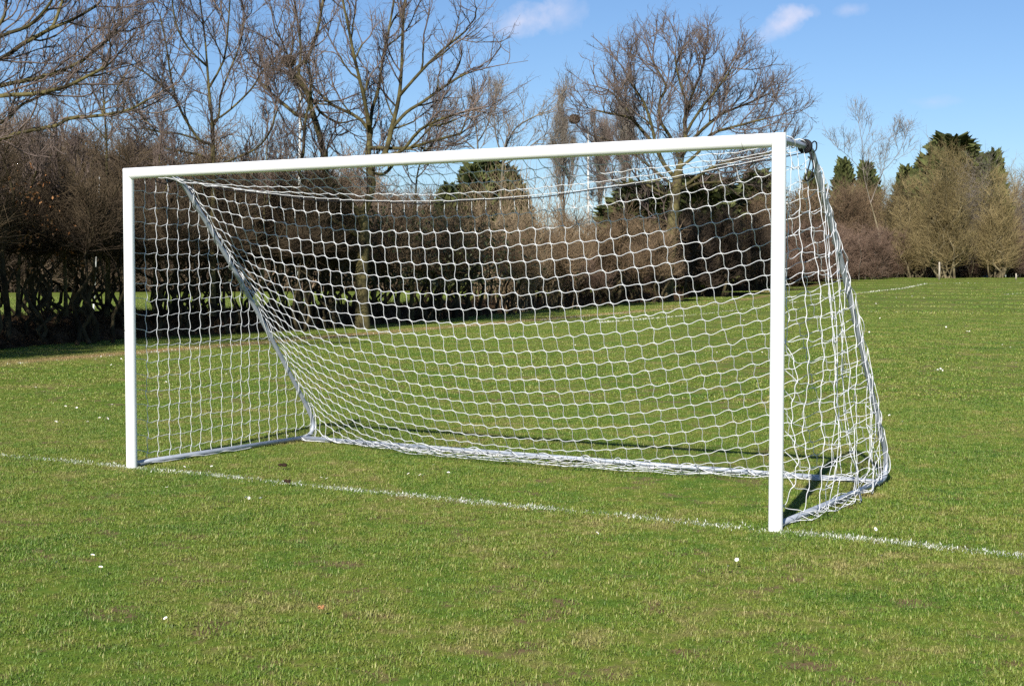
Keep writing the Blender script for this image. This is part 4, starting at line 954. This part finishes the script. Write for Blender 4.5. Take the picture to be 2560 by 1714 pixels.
sky.sun_rotation = math.atan2(to_sun[0], to_sun[1]); sky.air_density = 1.0; sky.dust_density = 0.1; sky.ozone_density = 3.0
bg.inputs['Strength'].default_value = 0.06
gen = N(nt, 'ShaderNodeTexCoord').outputs['Generated']
tn = N(nt, 'ShaderNodeMix', data_type='RGBA', blend_type='MULTIPLY'); tn.inputs[0].default_value = 1.0; nt.links.new(sky.outputs['Color'], tn.inputs[6]); tn.inputs[7].default_value = (0.74, 0.87, 1.06, 1)
col = tn.outputs[2]
wn = noise(nt, 26, 5, gen, 0.6); wn2 = noise(nt, 90, 3, gen, 0.6)
for px, py, rx, ry, tilt, dens in ((1300, 55, 105, 42, -0.35, 0.9), (1400, 30, 60, 55, -0.3, 0.5), (1965, 60, 75, 32, -0.45, 1.0), (2000, 32, 48, 26, -0.1, 0.8), (2128, 25, 48, 18, 0, 0.45), (2335, 255, 60, 20, 0, 0.3)):
    c = nrm(CF+CR*(px-1280)/F+CU*(857-py)/F); rt = nrm(np.cross(c, [0, 0, 1])); up = np.cross(rt, c); ct, s_ = math.cos(tilt), math.sin(tilt)
    a1 = rt*ct-up*s_*1.0; a2 = rt*s_+up*ct
    a1, a2 = rt*ct+up*(-s_), up*ct+rt*s_
    u_ = mth(nt, 'DIVIDE', dotv(nt, gen, tuple(a1)), rx/F); v_ = mth(nt, 'DIVIDE', dotv(nt, gen, tuple(a2)), ry/F)
    r2 = mth(nt, 'SQRT', mth(nt, 'ADD', mth(nt, 'MULTIPLY', u_, u_), mth(nt, 'MULTIPLY', v_, v_)))
    front = mth(nt, 'GREATER_THAN', dotv(nt, gen, tuple(c)), 0.5)
    m = mth(nt, 'SUBTRACT', 1.05, r2); m = mth(nt, 'ADD', m, mth(nt, 'MULTIPLY', mth(nt, 'SUBTRACT', wn, 0.5), 2.2)); m = mth(nt, 'ADD', m, mth(nt, 'MULTIPLY', mth(nt, 'SUBTRACT', wn2, 0.5), 0.8))
    m = mth(nt, 'MULTIPLY', m, 1.1, True); m = mth(nt, 'MULTIPLY', mth(nt, 'MULTIPLY', m, front), dens*0.85)
    col = mix(nt, m, col, (6.6, 7.0, 8.9, 1))
nt.links.new(col, bg.inputs['Color'])

cd = bpy.data.cameras.new('camera'); co = bpy.data.objects.new('camera', cd); COL.objects.link(co); scene.camera = co
cd.sensor_width = 36.0; cd.sensor_fit = 'HORIZONTAL'; cd.lens = F/2560*36.0; cd.clip_end = 3000; cd.clip_start = 0.1
co.matrix_world = Matrix(((CR[0], CU[0], -CF[0], CAM[0]), (CR[1], CU[1], -CF[1], CAM[1]), (CR[2], CU[2], -CF[2], CAM[2]), (0, 0, 0, 1)))
vs = scene.view_settings; vs.view_transform = 'Standard'; vs.look = 'None'; vs.gamma = 1.0; vs.exposure = 0.85
scene.cycles.max_bounces = 5; scene.cycles.diffuse_bounces = 3; scene.cycles.glossy_bounces = 2; scene.cycles.transparent_max_bounces = 4
scene.cycles.use_denoising = False
